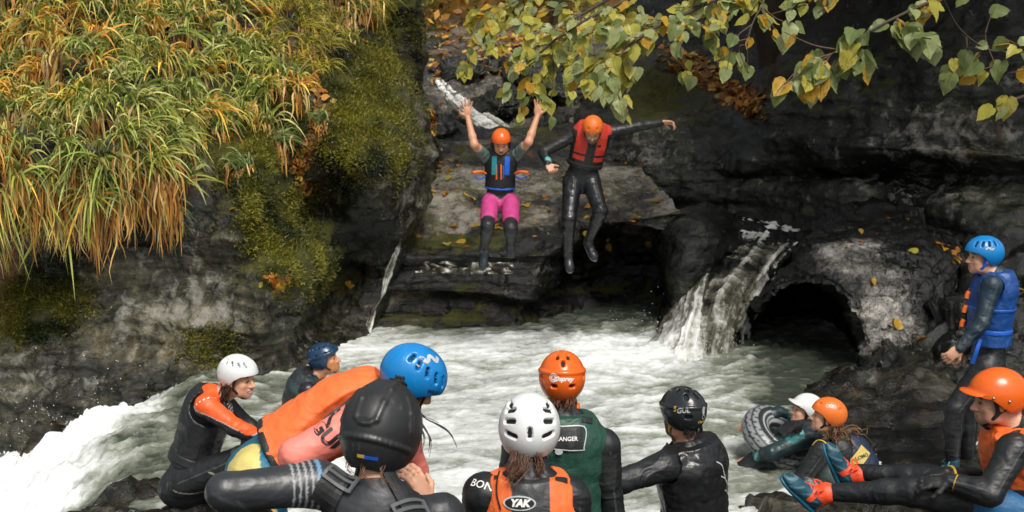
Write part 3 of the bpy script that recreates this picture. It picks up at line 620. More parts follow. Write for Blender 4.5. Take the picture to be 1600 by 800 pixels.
# big pale boulder arching over a black cave
outer = [(1150, 620, 13.2), (1158, 505, 13.1), (1190, 450, 13.1), (1238, 386, 13.9), (1300, 336, 14.6), (1392, 318, 14.4), (1490, 372, 13.4), (1560, 470, 12.3), (1540, 650, 11.2)]
mid1 = [(1152, 620, 13.1), (1166, 504, 12.9), (1198, 446, 12.6), (1252, 384, 13.0), (1312, 362, 13.2), (1390, 366, 12.9), (1462, 410, 12.2), (1500, 490, 11.7), (1478, 630, 11.0)]
mid2 = [(1154, 620, 13.1), (1170, 504, 12.8), (1200, 448, 12.3), (1255, 402, 12.3), (1318, 400, 12.2), (1382, 420, 11.9), (1420, 470, 11.5), (1430, 525, 11.2), (1405, 612, 10.9)]
mid3 = [(1156, 620, 13.1), (1173, 505, 12.75), (1200, 452, 12.1), (1253, 420, 11.95), (1312, 430, 11.7), (1352, 470, 11.4), (1374, 520, 11.2), (1376, 560, 11.15), (1365, 620, 11.0)]
edge = [(1158, 620, 13.15), (1175, 506, 12.8), (1190, 474, 12.05), (1234, 446, 11.9), (1294, 447, 11.65), (1330, 486, 11.4), (1340, 548, 11.3), (1336, 585, 11.25), (1334, 640, 11.15)]
ins = [(1160, 606, 13.4), (1176, 514, 13.4), (1202, 468, 13.4), (1250, 446, 13.4), (1292, 462, 13.3), (1316, 505, 13.1), (1326, 548, 12.9), (1326, 590, 12.8), (1322, 640, 12.6)]
deep = [(1215, 600, 14.2), (1218, 570, 14.2), (1230, 550, 14.2), (1250, 545, 14.2), (1270, 550, 14.2), (1280, 565, 14.2), (1285, 580, 14.1), (1288, 600, 14.0), (1285, 640, 13.9)]
patch('boulder', [outer, mid1, mid2, mid3, edge, ins, deep], 280, 280, M_BOULD, .13, 1.2, .07, kind=None, label='huge pale grey boulder arching over a black cave beside the chute', cat='boulder', seed=6,
      pale=lambda x, y: -.02+.62*blob(1392, 480, 62, 80)(x, y)+.45*blob(1310, 398, 55, 30)(x, y)+.2*blob(1350, 610, 30, 40)(x, y), mossf=lambda x, y, u: .02+.16*u*(x > 1400)+0*x, ridge=.045, facet=.04, wob=8)
# dark far right wall
xs = [0, 75, 155, 245, 345, 445, 545, 655, 855]; x0s = [1000, 975, 930, 905, 898, 900, 905, 905, 905, 905]; ys = [-140, 40, 120, 190, 245, 275, 300, 350, 420, 520]
D0 = [[23, 23, 22, 20, 17.6, 16.4, 15.6, 15, 14.6], [22, 22, 21.5, 19.5, 16.6, 15.6, 14.9, 14.4, 14.0], [19.5, 19.2, 20.0, 18.8, 16.2, 15.3, 14.6, 14.1, 13.7], [18.6, 18.0, 17.6, 17.4, 15.9, 15.1, 14.5, 14.0, 13.6],
      [18.2, 17.5, 17.0, 16.6, 15.8, 15.0, 14.4, 13.9, 13.5], [18.1, 17.4, 16.8, 16.6, 16.2, 15.9, 15.2, 14.2, 13.6], [18.0, 17.4, 16.8, 16.5, 15.8, 15.2, 14.4, 13.8, 13.4], [17.6, 17.2, 16.8, 16.4, 15.8, 15.0, 14.2, 13.5, 13.0], [17, 17, 16.6, 16.2, 15.6, 14.8, 14, 13.2, 12.6], [17, 17, 16.6, 16.2, 15.4, 14.6, 13.8, 12.8, 12.2]]
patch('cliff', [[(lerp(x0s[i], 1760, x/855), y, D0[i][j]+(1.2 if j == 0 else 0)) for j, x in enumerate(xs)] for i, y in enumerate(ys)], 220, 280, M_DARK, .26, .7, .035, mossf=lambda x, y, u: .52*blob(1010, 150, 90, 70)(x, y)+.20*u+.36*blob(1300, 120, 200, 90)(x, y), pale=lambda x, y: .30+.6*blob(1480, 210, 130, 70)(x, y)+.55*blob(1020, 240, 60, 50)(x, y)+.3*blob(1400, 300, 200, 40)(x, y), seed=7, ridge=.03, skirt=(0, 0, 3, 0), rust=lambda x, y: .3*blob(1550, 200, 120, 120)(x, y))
# upstream bed
xs = [560, 640, 700, 760, 820, 880, 950, 1050]; ys = [-60, 10, 60, 100, 140, 180, 215, 250]
patch('riverbed', [[(x, y, d+.6*math.sin(x*.02+i)) for x in xs] for i, (y, d) in enumerate(zip(ys, (44, 36, 30, 26, 23.5, 21.2, 19.6, 18.4)))], 200, 200, M_BED, .22, .9, .06, mossf=lambda x, y, u: .1+.2*u, seed=8, pale=.32, ridge=.10, rust=lambda x, y: .5*sstep(120, 60, y))
for k, (cx, cy, D, rx, ry, lb) in enumerate([(788, 168, 20.6, 46, 32, 'dark wet boulder behind the raised hand beside the upper waterfall'), (722, 118, 23.5, 42, 22, 'dark boulder at the head of the upper waterfall'), (868, 206, 19.2, 34, 28, 'small dark boulder at the foot of the leafy branch'), (620, 250, 15.6, 52, 60, 'dark smooth boulder below the mossy cliff beside the upper pool'), (890, 150, 21.5, 60, 30, 'grey boulder under the overhanging leaves upstream'), (684, 212, 18.6, 34, 24, 'low dark boulder left of the foot of the upper waterfall'), (690, 84, 27.5, 34, 16, 'flat topped dark boulder at the top of the gully under the wood'), (836, 118, 23.5, 48, 24, 'dark boulder strewn with leaves right of the upper waterfall'), (768, 112, 24.5, 30, 16, 'small dark boulder splitting the stream at the top of the gully')]):
    rows = [[(cx+rx*1.0*math.sin(a)*math.sin(e), cy-ry*math.cos(e), D+ .9*(1-math.sin(e)*math.cos(a))) for a in np.linspace(-1.5, 1.5, 6)] for e in np.linspace(.25, 2.6, 6)]
    patch('boulder', rows, 60, 60, M_DARK, .10, 1.7, .04, kind=None, label=lb, cat='boulder', seed=20+k, facet=.14, mossf=lambda x, y, u: .1+.35*u, skirt=(1, 0, .8, .8))
# far wooded slope that closes the valley
gx, gy = np.meshgrid(np.linspace(-45, 45, 90), np.linspace(30, 70, 60), indexing='ij')
gz = 2.2+.42*(gy-30)+.9*fbm(np.stack([gx*.15, gy*.15, 0*gx], -1), 4)+.02*np.abs(gx)**1.3
o = mesh_np('hill', np.stack([gx, gy, gz], -1).reshape(-1, 3), grid_faces(90, 60), None, M_SLAB, attrs={'moss': 0*gx+.3, 'pale': 0*gx, 'rust': 0*gx+.8}); tag(o, kind='structure')
# ground below everything
gx, gy = np.meshgrid(np.linspace(-60, 60, 60), np.linspace(-40, 80, 60), indexing='ij')
o = mesh_np('ground', np.stack([gx, gy, -2.2+.2*fbm(np.stack([gx*.2, gy*.2, 0*gx], -1), 3)], -1).reshape(-1, 3), grid_faces(60, 60), None, M_DARK, attrs={'moss': 0*gx, 'pale': 0*gx, 'rust': 0*gx}); tag(o, kind='structure')
# near bank everybody sits on
BK = np.array([(-.45, 3.75, 1.02), (-.95, 3.6, .95), (.05, 4.3, .80), (.28, 5.5, .66), (1.0, 6.2, .38), (-1.9, 7.4, .20), (-2.2, 7.2, .12), (-.9, 4.7, .50), (2.45, 6.0, .62), (1.9, 6.2, .58), (1.5, 6.3, .52), (3.0, 8.5, .00), (3.4, 8.8, .02), (2.35, 8.8, -.15), (1.6, 7.5, -.06), (1.55, 6.9, .22), (2.2, 7.6, .22), (1.2, 8.7, -.25), (1.7, 9.2, -.3), (0, 7, .05), (0, 8, -.4), (-1, 8.2, -.4), (-1.2, 7, .05), (-2.5, 8.15, .06), (-2.75, 7.5, .02), (-2.25, 8.5, .0), (-3.0, 8.4, -.35), (-2.9, 7.0, -.3), (-3.5, 8.5, -1.2), (-2.7, 6.0, -.3), (3.4, 9.6, .2), (3.6, 7.2, .35), (4.5, 8, .5), (2.75, 9.6, .14), (2.65, 9.2, .05), (2.45, 9.5, -.1), (2.8, 10.2, .25), (3.3, 10.3, .35), (2.3, 10.0, -.3), (0, 2.2, .9), (2.5, 3, 1.0), (-2.5, 3, .4), (0, 9.5, -.6), (2, 10.4, -.5), (4.2, 10.3, .1), (-.4, 6, .4), (.6, 7.0, -.05), (3.1, 9.1, .1), (3.4, 4.8, .9), (0, -1, .9)])
gx, gy = np.meshgrid(np.linspace(-4.2, 6, 255), np.linspace(-1, 11, 300), indexing='ij')
w_ = 1/(((gx[..., None]-BK[:, 0])**2+(gy[..., None]-BK[:, 1])**2)+.03)**1.7; gz = (w_*BK[:, 2]).sum(-1)/w_.sum(-1)
BANK0 = gz.copy(); p3 = np.stack([gx, gy, 0*gx], -1)
gz = gz+.08*fbm(p3*2.1, 5)+.07*np.clip(fbm(p3*1.3+4, 5, .55, True), -.2, 1)-.05+.025*fbm(p3*7, 4)+.07*facets(p3*np.array([2.4, 2.4, 1])+.3*fbm(p3*3, 2)[..., None], 2.)+.03*facets(p3*6.1, 5.)
for bx, by, bz, br in ((3.02, 8.46, .045, .3), (3.12, 8.65, .045, .3), (2.25, 8.25, -.10, .5), (2.0, 8.6, -.25, .45)):
    w2 = np.exp(-(((gx-bx)**2+(gy-by)**2)/br**2)**2); gz = gz*(1-w2)+bz*w2
def bank_z(x, y): i = int(np.clip((x+4.2)/10.2*254, 0, 254)); j = int(np.clip((y+1)/12*299, 0, 299)); return float(gz[i, j])
BANKZ = gz.copy()
o = mesh_np('riverbank', np.stack([gx, gy, gz], -1).reshape(-1, 3), grid_faces(255, 300), None, M_BANK, attrs={'moss': 0*gx+.05, 'pale': 0*gx+.35, 'rust': 0*gx+.25}); tag(o, kind='structure')
# dark wall and rocks on the right behind the standing woman
rb = [[(1330, 560, 12.2), (1400, 500, 12), (1480, 440, 12), (1560, 420, 11.8), (1700, 400, 11.5), (1850, 380, 11)],
      [(1330, 600, 10.95), (1390, 575, 10.75), (1470, 520, 11.0), (1560, 500, 11), (1700, 480, 10.8), (1850, 470, 10)],
      [(1335, 632, 10.6), (1400, 600, 10.35), (1480, 585, 10.4), (1570, 590, 10.4), (1700, 590, 10.2), (1850, 590, 9.4)],
      [(1345, 660, 10.4), (1410, 650, 10.1), (1490, 640, 10.0), (1580, 645, 9.9), (1700, 650, 9.6), (1850, 650, 9)],
      [(1350, 690, 10.0), (1420, 690, 9.7), (1500, 690, 9.5), (1590, 690, 9.3), (1700, 690, 9.2), (1850, 690, 8.8)]]
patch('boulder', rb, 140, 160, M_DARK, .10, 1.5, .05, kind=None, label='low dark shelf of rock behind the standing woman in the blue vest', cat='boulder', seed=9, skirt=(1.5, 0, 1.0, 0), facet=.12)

# ------------------------------------------------------------------ water
gx, gy = np.meshgrid(np.linspace(-8, 5.5, 520), np.linspace(5.2, 16.5, 430), indexing='ij')
drop = sstep(-2.7, -4.5, gx+.25*np.sin(gy*2.1)+.12*(gy-9))
u = gx*.94+gy*.30; v = -gx*.30+gy*.94                         # along / across the current
q = np.stack([u*1.0, v*1.45, 0*u], -1); wp = np.stack([fbm(q*1.0+2, 5), fbm(q*1.0+9, 5), fbm(q*1.3+4, 4)], -1)
chop = fbm(q*1.5+wp*1.6, 6, .58); rg = fbm(q*1.2+wp*2.1+7, 6, .6, True); fine = fbm(q*5+wp*4, 5, .62)
turb = .36+.85*np.exp(-(((gx-1.5)/1.4)**2+((gy-12.4)/1.0)**2))+.15*np.exp(-(((gx)/2.5)**2+((gy-11)/2)**2))+1.5*np.exp(-((gx+3.6)/1.0)**2)+.9*(gx < -4.2)
qi = np.stack([gx, gy, -.6*drop], -1); zz = -.78*drop+turb*(.060*chop+.034*np.clip(rg, -.4, 1)+.032*fine)+.010*fbm(q*12+wp*3, 3)+.10*np.exp(-((gx+2.5+.12*(gy-9))/.35)**2)*sstep(9.2, 10.2, gy)+sstep(-2.5, -3.3, gx)*(.13*fbm(qi*1.5+wp*.8+11, 5, .6)+.07*np.clip(fbm(qi*3.2+wp*1.2+5, 5, .62, True), -.5, 1)+.008*fbm(qi*9, 3, .65))
ga = lambda cx, cy, rx, ry: np.exp(-(((gx-cx)/rx)**2+((gy-cy)/ry)**2))
calm = 1.0*ga(2.6, 10.6, .9, .9)+1.6*ga(2.9, 12.2, .8, 1.2)+1.3*ga(1.3, 14.2, 1.4, .9)+.7*ga(1.3, 8.4, .8, .5)+.55*ga(-2.0, 9.9, .6, 1.3)+1.0*ga(-2.7, 8.2, .55, 1.5)+.8*ga(-.6, 13.3, 1.6, .5)+.55*ga(-2.2, 10.9, 1.3, .5)+.3*ga(1.2, 9.7, .7, .35)+.6*ga(2.2, 9.4, .6, .3)
foam = .64+.34*chop+.30*np.clip(rg, -.6, 1)+.28*fine+.20*(turb-.6)-.52*calm
foam = foam+.06*sstep(-3.6, -4.6, gx)-.42*np.exp(-((gx+3.0)/.55)**2)*(.3+1.3*np.abs(fbm(q*2.2+3, 3)))+sstep(-2.5, -3.3, gx)*(.55*fbm(qi*2.1+wp*1.2+21, 6, .65)+.10*fbm(qi*5+wp*2, 4, .6))
o = mesh_np('water', np.stack([gx, gy, zz], -1).reshape(-1, 3), grid_faces(520, 430), None, M_WATER, attrs={'foam': foam}); tag(o, kind='structure')
def sheet(name, rows, nv, nu, flow, amp=.03, seed=0, mat=None):
    G = cr(np.asarray(rows, float), nv); G = np.swapaxes(cr(np.swapaxes(G, 0, 1), nu), 0, 1); W = P(G[..., 0], G[..., 1], G[..., 2])
    U, Vv = np.meshgrid(np.linspace(0, 1, nv), np.linspace(0, 1, nu), indexing='ij')
    s_ = fbm(np.stack([U*3.2+.8*fbm(np.stack([U*3, Vv*4, 0*U+seed], -1), 3), Vv*13+1.2*fbm(np.stack([U*4, Vv*3, 0*U+seed+4], -1), 3), 0*U+seed], -1), 5, .6); s2 = fbm(W*7+seed, 4, .6)
    a = np.gradient(W, axis=0); b = np.gradient(W, axis=1); N = np.cross(a, b); N /= np.linalg.norm(N, axis=-1)[..., None]+1e-9
    if ((CAM-W)*N).sum(-1).mean() < 0: N = -N
    W = W+N*(amp*s_+amp*.8*s2)[..., None]
    F = grid_faces(nv, nu)
    if (np.cross(W[1, 0]-W[0, 0], W[0, 1]-W[0, 0])@(CAM-W[0, 0])) < 0: F = F[:, ::-1]
    o = mesh_np(name, W.reshape(-1, 3), F, None, mat or M_FALL, attrs={'foam': flow(U, Vv, s_, s2)}); tag(o, kind='structure'); return o
c2 = [[(x, y, d-.07) for x, y, d in r] for r in b2]
sheet('waterfall', c2, 220, 170, lambda U, Vv, s_, s2: .40+.42*s_+.34*s2+.55*np.exp(-((Vv-.12)/.16)**2)*sstep(.45, .75, U)+.35*sstep(.3, .1, U)+.35*sstep(.82, .95, U)+.18*np.exp(-((Vv-.95)/.07)**2), .05, 3)
up_ = [[(cx+w_*t_, y, d-.30+.10*abs(t_)) for t_ in (-1, -.4, .4, 1)] for cx, y, d, w_ in ((664, 100, 26.0, 7), (684, 124, 24.3, 10), (704, 148, 22.8, 16), (734, 172, 21.4, 26), (766, 194, 20.3, 36), (796, 214, 19.5, 42), (818, 234, 18.6, 46))]
sheet('waterfall', up_, 160, 80, lambda U, Vv, s_, s2: (.60+.6*s_+.4*s2)*np.clip(1.35-1.3*sstep(.45, 1., np.abs(Vv-.5)*2+.3*s2)-.8*sstep(.88, 1, U)-.8*sstep(.1, 0, U), 0, 1), .06, 5)
sf = [[(944, 270, 17.0), (962, 270, 16.9), (978, 276, 16.9)], [(946, 290, 16.6), (968, 290, 16.4), (990, 294, 16.5)], [(946, 312, 16.0), (975, 313, 15.8), (1004, 316, 15.9)], [(942, 322, 15.6), (975, 324, 15.4), (1008, 324, 15.5)]]
sheet('waterfall', sf, 60, 50, lambda U, Vv, s_, s2: .66+.4*s_+.2*s2, .04, 6)
tp = [(644, 318), (640, 340), (630, 362), (622, 385), (612, 410), (606, 432), (596, 458), (588, 480), (580, 500), (572, 522)]; tD = [13.1, 12.95, 12.80, 12.82, 12.9, 12.95, 13.0, 13.02, 13.0, 12.95]
def rock_d(x, y, names=('cliff',)):
    b_ = [(W[np.argmin((X-x)**2+(Y-y)**2)][1], ((X-x)**2+(Y-y)**2).min()) for n_ in names for X, Y, W, N in PATCH[n_][:1]]; return b_[0][0]
tD = [rock_d(x, y)-.13 for x, y in tp]
tr = [[(x+2.0*math.sin(i*2.3)+w_*(5.5+2.8*math.sin(i*1.7)), y, d+.06*abs(w_)) for w_ in (-1, 0, 1)] for i, ((x, y), d) in enumerate(zip(tp, tD))]
sheet('waterfall', tr, 130, 20, lambda U, Vv, s_, s2: (.50+.5*s_+.4*s2-.5*sstep(.6, 1, np.abs(Vv-.5)*2))*sstep(0, .22, U), .03, 7)
fl_ = [[(1080, 428, 13.3), (1090, 426, 13.1), (1102, 425, 13.0), (1112, 424, 13.1)], [(1060, 462, 13.1), (1075, 458, 12.85), (1092, 456, 12.7), (1108, 455, 12.75)], [(1040, 498, 12.9), (1060, 494, 12.55), (1082, 490, 12.4), (1104, 490, 12.45)], [(1018, 532, 12.7), (1045, 530, 12.25), (1072, 528, 12.1), (1100, 528, 12.15)], [(990, 562, 12.5), (1030, 566, 11.95), (1068, 570, 11.75), (1104, 568, 11.85)]]
sheet('waterfall', fl_, 120, 100, lambda U, Vv, s_, s2: (.34+.42*sstep(0, .8, U)+.45*s_+.35*s2)*np.clip(1.15-1.2*sstep(.55, 1., np.abs(Vv-.5)*2)*(1-.6*U), 0, 1), .05, 9)
# trickles over the ledge lip
for k, (x, y, D, w) in enumerate([(700, 418, 13.2, 60), (770, 420, 13.2, 40), (660, 232, 17.9, 46)]):
    sheet('waterfall', [[(x-w+w*j, y-9+9*i, D+.02-.1*i*(k < 2)) for j in range(3)] for i in range(3)], 30, 60, lambda U, Vv, s_, s2: .22+.9*s_+.4*s2-.3*(np.abs(Vv-.5) > .42), .02, 11+k)
# spray
g = np.random.default_rng(5); G = Geo(); O = np.array([(1, 0, 0), (-1, 0, 0), (0, 1, 0), (0, -1, 0), (0, 0, 1), (0, 0, -1)], float); OF = np.array([(0, 2, 4), (2, 1, 4), (1, 3, 4), (3, 0, 4), (2, 0, 5), (1, 2, 5), (3, 1, 5), (0, 3, 5)])
for (x, y, D, n, sp) in [(1050, 535, 12.5, 260, .35), (1085, 560, 12.0, 120, .3), (60, 690, 11.0, 200, .5), (150, 640, 10.9, 120, .35), (760, 205, 19, 60, .3)]:
    c = P(x, y, D)
    for _ in range(n): G.add(c+g.normal(size=3)*np.array([sp, sp, sp*.45])+np.array([0, 0, .05])+O[:1]*0+O*g.uniform(.002, .0065), OF)
o = G.build('spray', plain('water_drops', (.8, .82, .82), .15, None)); tag(o, 'white water drops thrown up where the stream hits the pool', 'spray', kind='stuff')
# ================================================================== people
X_ = np.array([1., 0, 0]); Y_ = np.array([0, 1., 0]); Z_ = np.array([0, 0, 1.])
ORANGE_H = helmet_mat('orange_helmet', (.80, .13, .012), .2); ORANGE_M = helmet_mat('matt_orange_helmet', (.80, .17, .02), .38); WHITE_H = helmet_mat('white_helmet', (.74, .76, .75), .25)
BLUE_H = helmet_mat('blue_helmet', (.006, .21, .56), .25); NAVY_H = helmet_mat('navy_helmet', (.008, .035, .085), .2); GREY_H = helmet_mat('dark_grey_helmet', (.022, .026, .028), .16); BLACK_H = helmet_mat('black_helmet', (.020, .021, .022), .40)
M_WHITE = plain('white_print', (.75, .75, .73), .5); M_YEL = plain('yellow_print', (.65, .42, .05), .5); M_SILVER = plain('silver_print', (.45, .47, .48), .35); M_PRINT = plain('dark_print', (.012, .012, .014), .5)
M_BLUEWEB = plain('blue_webbing', (.01, .10, .50), .5, 120, .3); M_TEALWEB = plain('teal_webbing', (.02, .25, .28), .5, 120, .3); M_ORWEB = plain('orange_trim', (.75, .14, .015), .5, 120, .2); M_METAL = plain('steel', (.4, .4, .4), .3, metal=1)
M_GREYPOCK = plain('black_nylon_pocket', (.015, .016, .018), .38, 50, .4); M_YELLOWW = plain('yellow_strap', (.6, .36, .03), .5, 80, .2); M_REDW = plain('red_strap', (.6, .05, .02), .5)
VORANGE = rgb(.80, .155, .035, .6); VRED = rgb(.52, .035, .018, .6); VBLUE = rgb(.006, .055, .23, .45); VGREEN = rgb(.016, .065, .045, .5); VBLK = rgb(.013, .014, .015, .42)
def side_slots(n=4, r=.007):
    """slots fanned along each side of a skate helmet"""
    out = []
    for e in (-1, 1):
        for i in range(5):
            az = 42+27*i; out.append((e*az, 26, e*(az+4), 43, r))
    return out
# ---- jumping girl: arms up, pink shorts
p = Person('girl in pink shorts and orange helmet leaping with both arms raised', P(782, 560, 11.9), .0065)
D = 12.0; pel = P(781, 314, D+.05); c7 = P(783, 236, D-.02); p.torso(pel, c7, X_, X_, -Y_, rgb(.05, .055, .065, .45), .80, .82, low=rgb(.012, .013, .015, .4))
GS = rgb(.055, .06, .075, .45); GT = rgb(.10, .15, .14, .5); shl, shr = P(760, 246, D), P(806, 243, D); ell_, elr = P(741, 226, D-.20), P(826, 222, D-.20); wl, wr_ = P(731, 184, D-.10), P(840, 181, D-.10)
for sh, el, wr in ((shl, ell_, wl), (shr, elr, wr_)):
    p.shoulder(sh, GS, .052); m = lerp(sh, el, .62); p.b.cone(sh, m, .052, .050, GT, .03); p.b.cone(m, el, .042, .038, SKIN_TAN, .01); p.b.cone(el, lerp(el, wr, .3), .038, .036, SKIN_TAN); p.b.cone(lerp(el, wr, .3), wr, .036, .024, SKIN_TAN)
p.hand(wl, (-.05, .02, 1), (0.1, -1, .1), SKIN_TAN, 1, .12, .35, 1.0, 1.0); p.hand(wr_, (.08, .02, 1), (-.1, -1, .1), SKIN_TAN, -1, .12, .2, 1.0, .8)
PINK = rgb(.46, .045, .19, .55)
for hx, kx, ky, ax, ay in ((766, 762, 354, 756, 388), (798, 798, 357, 798, 380)):
    hip, kn, an = P(hx, 316, D), P(kx, ky, D-.44), P(ax, ay, D+.10); m = lerp(hip, kn, .72)
    p.b.cone(hip, m, .085, .076, PINK, .04); p.b.cone(m, kn, .066, .064, BLACK, .01); p.b.cone(kn, lerp(kn, an, .3), .060, .054, BLACK); p.b.cone(lerp(kn, an, .3), an, .054, .040, BLACK)
    p.b.ell(kn+np.array([0, -.025, .0]), (.045, .03, .055), rgb(.05, .052, .055, .35), None, .02)
p.b.ell(pel-Z_*.02, (.15, .11, .075), PINK, None, .04)
p.head(P(783, 222, D-.13), (0, -.86, -.5), (0, -.4, .9), SKIN_TAN, .94, mouth_open=.35, brow=(.03, .02, .012, .6)); p.build()
def gp(V, C, u, v, w): C[(np.abs(u) < .16) & (v < .30)] = (.01, .01, .011, .5)
p.vest(.030, rgb(.011, .012, .016, .5), .26, ((shl, ell_), (shr, elr)), .07, .006, .062, .003, paint=gp)
va = P(783, 270, D-.2)
for dx, mt in ((-.062, M_TEALWEB), (.062, M_BLUEWEB)): p.decal(rect_geo(.048, .17, 3, 8), p.vb, c7-p.up*.10+p.rt*(-dx if p.rt[0] < 0 else dx)+p.fw*.15, p.fw+.5*p.up, p.up, mt, p.vo, .006, 'shoulder_strap')
for dx in (-.045, .0): p.decal(rect_geo(.014, .15, 2, 6), p.vb, va+X_*(dx), -Y_, Z_, M_ORWEB, p.vo, .005, 'zip')
p.decal(rect_geo(.012, .13, 2, 6), p.vb, va+X_*.022, -Y_, Z_, M_BLUEWEB, p.vo, .005, 'zip')
p.belt(.034, .27, .31, M_BLUEWEB, 'belt', p.vo)
for e in (-1, 1):
    V, F = tube_geo(bez([P(782+e*24, 271, D-.1), P(782+e*32, 268, D-.16), P(782+e*44, 270, D-.2)], 5), .022, 6, .6); mesh_np('side_toggle', V, F, p.vo, M_ORWEB)
    V, F = tube_geo(bez([P(782+e*24, 276, D-.1), P(782+e*33, 280, D-.16), P(782+e*40, 276, D-.18)], 5), .012, 6, .6); mesh_np('loose_strap', V, F, p.vo, M_BLUEWEB)
p.helmet(ORANGE_H, 'half', (.098, .118, .10)); p.strap(M_BLACK, .007)
GREYB = rgb(.04, .05, .058, .35)
shoe(p, P(756, 391, D+.08), (-.12, -.55, -.82), (-.1, -.75, .6), GREYB, (.03, .035, .04, .5)); shoe(p, P(798, 381, D+.12), (.02, .25, -.95), (0, -.95, -.2), rgb(.02, .022, .025, .4), (.02, .02, .02, .5))
for e in (-1, 1): hair(p, 'hair', [[p.hc+p.hR@np.array([e*.075, .0, .03]), p.hc+p.hR@np.array([e*.085, .01, -.04]), p.hc+p.hR@np.array([e*.08, -.01, -.09])]], 14, .008, .005, (.02, .014, .01))
# ---- jumping man
p = Person('bearded man in black wetsuit, red vest and orange helmet leaping off the ledge', P(905, 540, 12.3), .0065)
D = 12.3; pel = P(908, 284, D+.08); c7 = P(926, 198, D-.05); p.torso(pel, c7, X_, norm((1, .1, .05)), -Y_, BLACK, 1.0, .95)
sl, sr = P(897, 212, D-.02), P(955, 207, D+.02); el, er = P(849, 238, D-.05), P(1000, 197, D+.04); wl, wr_ = P(856, 256, D-.24), P(1034, 191, D-.02)
p.arm(sl, el, wl, BLACK); p.arm(sr, er, wr_, BLACK)
p.hand(wl, (.35, -.5, -.6), (.2, -.8, .5), SKIN, 1, .75, .1); p.hand(wr_, (1, -.15, -.02), (0, -.5, -.9), SKIN, -1, .8, .1)
for hx, kx, ky, kd, ax, ay, ad in ((894, 889, 342, -.14, 888, 392, -.02), (924, 938, 330, -.22, 920, 374, .05)):
    p.leg(P(hx, 286, D+.05), P(kx, ky, D+kd), P(ax, ay, D+ad), rgb(.011, .012, .014, .30), None, (.095, .07, .062, .044))
p.b.cone(P(855, 251, D-.19), P(856, 253, D-.21), .037, .037, rgb(.1, .4, .38, .5), .002)
p.head(P(926, 204, D-.2), (-.08, -.8, -.6), (0, -.5, .85), SKIN, 1.0, beard=(.06, .04, .03, .7)); p.build()
def rv(V, C, u, v, w):
    au = np.abs(u); r = (au > .045) & (au < .155) & (w > -.02) & (v > .45); r |= (v > .93); C[r] = VRED; C[(np.abs(v-.55) < .02)] = VBLK
p.vest(.034, VBLK, .30, ((sl, el), (sr, er)), .078, .006, .068, .003, paint=rv); p.belt(.040, .33, .38, M_BLACK, 'belt', p.vo)
p.decal(rect_geo(.035, .02, 3, 2), p.vb, c7-p.up*.16+X_*.075+p.fw*.15, p.fw, p.up, M_GREYPOCK, p.vo, .004, 'badge')
p.helmet(ORANGE_M, 'half', (.103, .122, .112), [(e*a, 22, e*a, 34, .005) for e in (-1, 1) for a in (26, 36)]); p.strap(M_BLACK, .008)
shoe(p, P(888, 396, D-.02), (.1, -.62, -.78), (0, -.78, .62), rgb(.02, .022, .026, .25), (.25, .26, .27, .4)); shoe(p, P(921, 379, D+.04), (.35, -.62, -.68), (.1, -.75, .62), rgb(.02, .022, .026, .25), (.25, .26, .27, .4))
# ---- smiling woman on the left, white helmet
p = Person('smiling woman in white helmet and orange shouldered black wetsuit sitting on the rock', P(300, 790, 7.4), .0055)
D = 7.4; pel = P(293, 748, D); c7 = P(335, 620, D); p.torso(pel, c7, (.12, -1, 0), (.25, -.95, 0), X_, BLACK, .95, 1.0, -.01)
sn, sf_ = P(322, 634, D-.17), P(350, 632, D+.19); en, ef = P(368, 668, D-.28), P(392, 668, D+.2); wn, wf = P(418, 689, D-.24), P(383, 703, D+.1)
p.arm(sn, en, wn, BLACK, r=(.064, .052, .048, .034)); p.arm(sf_, ef, wf, BLACK)
p.hand(wn, (1, .1, -.3), (.2, .5, -.8), SKIN, 1, .5); p.hand(wf, (.2, -.2, -1), (.5, -.5, 0), rgb(.35, .03, .02, .5), -1, .5)
p.leg(P(293, 752, D-.11), P(377, 716, D-.22), P(362, 822, D-.12), BLACK, None, (.105, .072, .062, .045)); p.leg(P(300, 750, D+.1), P(392, 716, D+.12), P(386, 820, D+.15), BLACK, None, (.10, .07, .06, .045))
p.b.ell(P(291, 762, D), (.17, .17, .13), BLACK, None, .05); p.b.ell(P(377, 713, D-.24), (.06, .05, .06), rgb(.055, .058, .06, .4), None, .02)
p.head(P(374, 592, D-.03), (.9, -.42, -.02), (.0, 0, 1), SKIN, 1.0, smile=1)
OR = np.array([.80, .10, .015, .5])
def op(V, C):
    ax = norm(en-sn); q = V-sn; t = q@ax; side = q-np.outer(t, ax); rr = np.linalg.norm(side, axis=1); upv = norm(Z_*.8+X_*.45-ax*np.dot(Z_*.8+X_*.45, ax)); a = (side@upv)/(rr+1e-6)
    th_ = -.45+2.6*np.clip(t, 0, 1); ok = (rr < .16) & (t > -.25) & (t < .40) & (C[:, 0] < .1); m = ok & (a > th_); b = ok & ~m & (a > th_-.10)
    C[m] = OR; C[b] = (.5, .4, .34, .6)
    # pale seam lines on the hip
    h0 = P(300, 745, D-.2); l = V-h0; s_ = np.abs(np.hypot(l[:, 0]/.20, (l[:, 2]+.02)/.085)-1) < .045; C[s_ & (V[:, 1] < D-.12) & (l[:, 0] > -.12) & (l[:, 2] < .05)] = (.32, .3, .25, .5)
p.paint.append(op); p.build()
p.vest(.035, VBLK, .20, ((sn, en), (sf_, ef)), .075, .006, .108, .006); p.belt(.042, .24, .34, M_BLACK, 'belt', p.vo)
bt = BVHTree.FromPolygons([tuple(v) for v in p.V.tolist()], p.F.tolist())
for k in range(7): p.decal(rect_geo(.012, .007, 2, 2, rot=.2*(k % 3)), bt, P(294+5.2*k, 640-5.0*k+.35*k*k*.5, D-.25), (-.25, -.85, .45), (-.55, 0, .6), M_WHITE, p.body, .004, 'print')
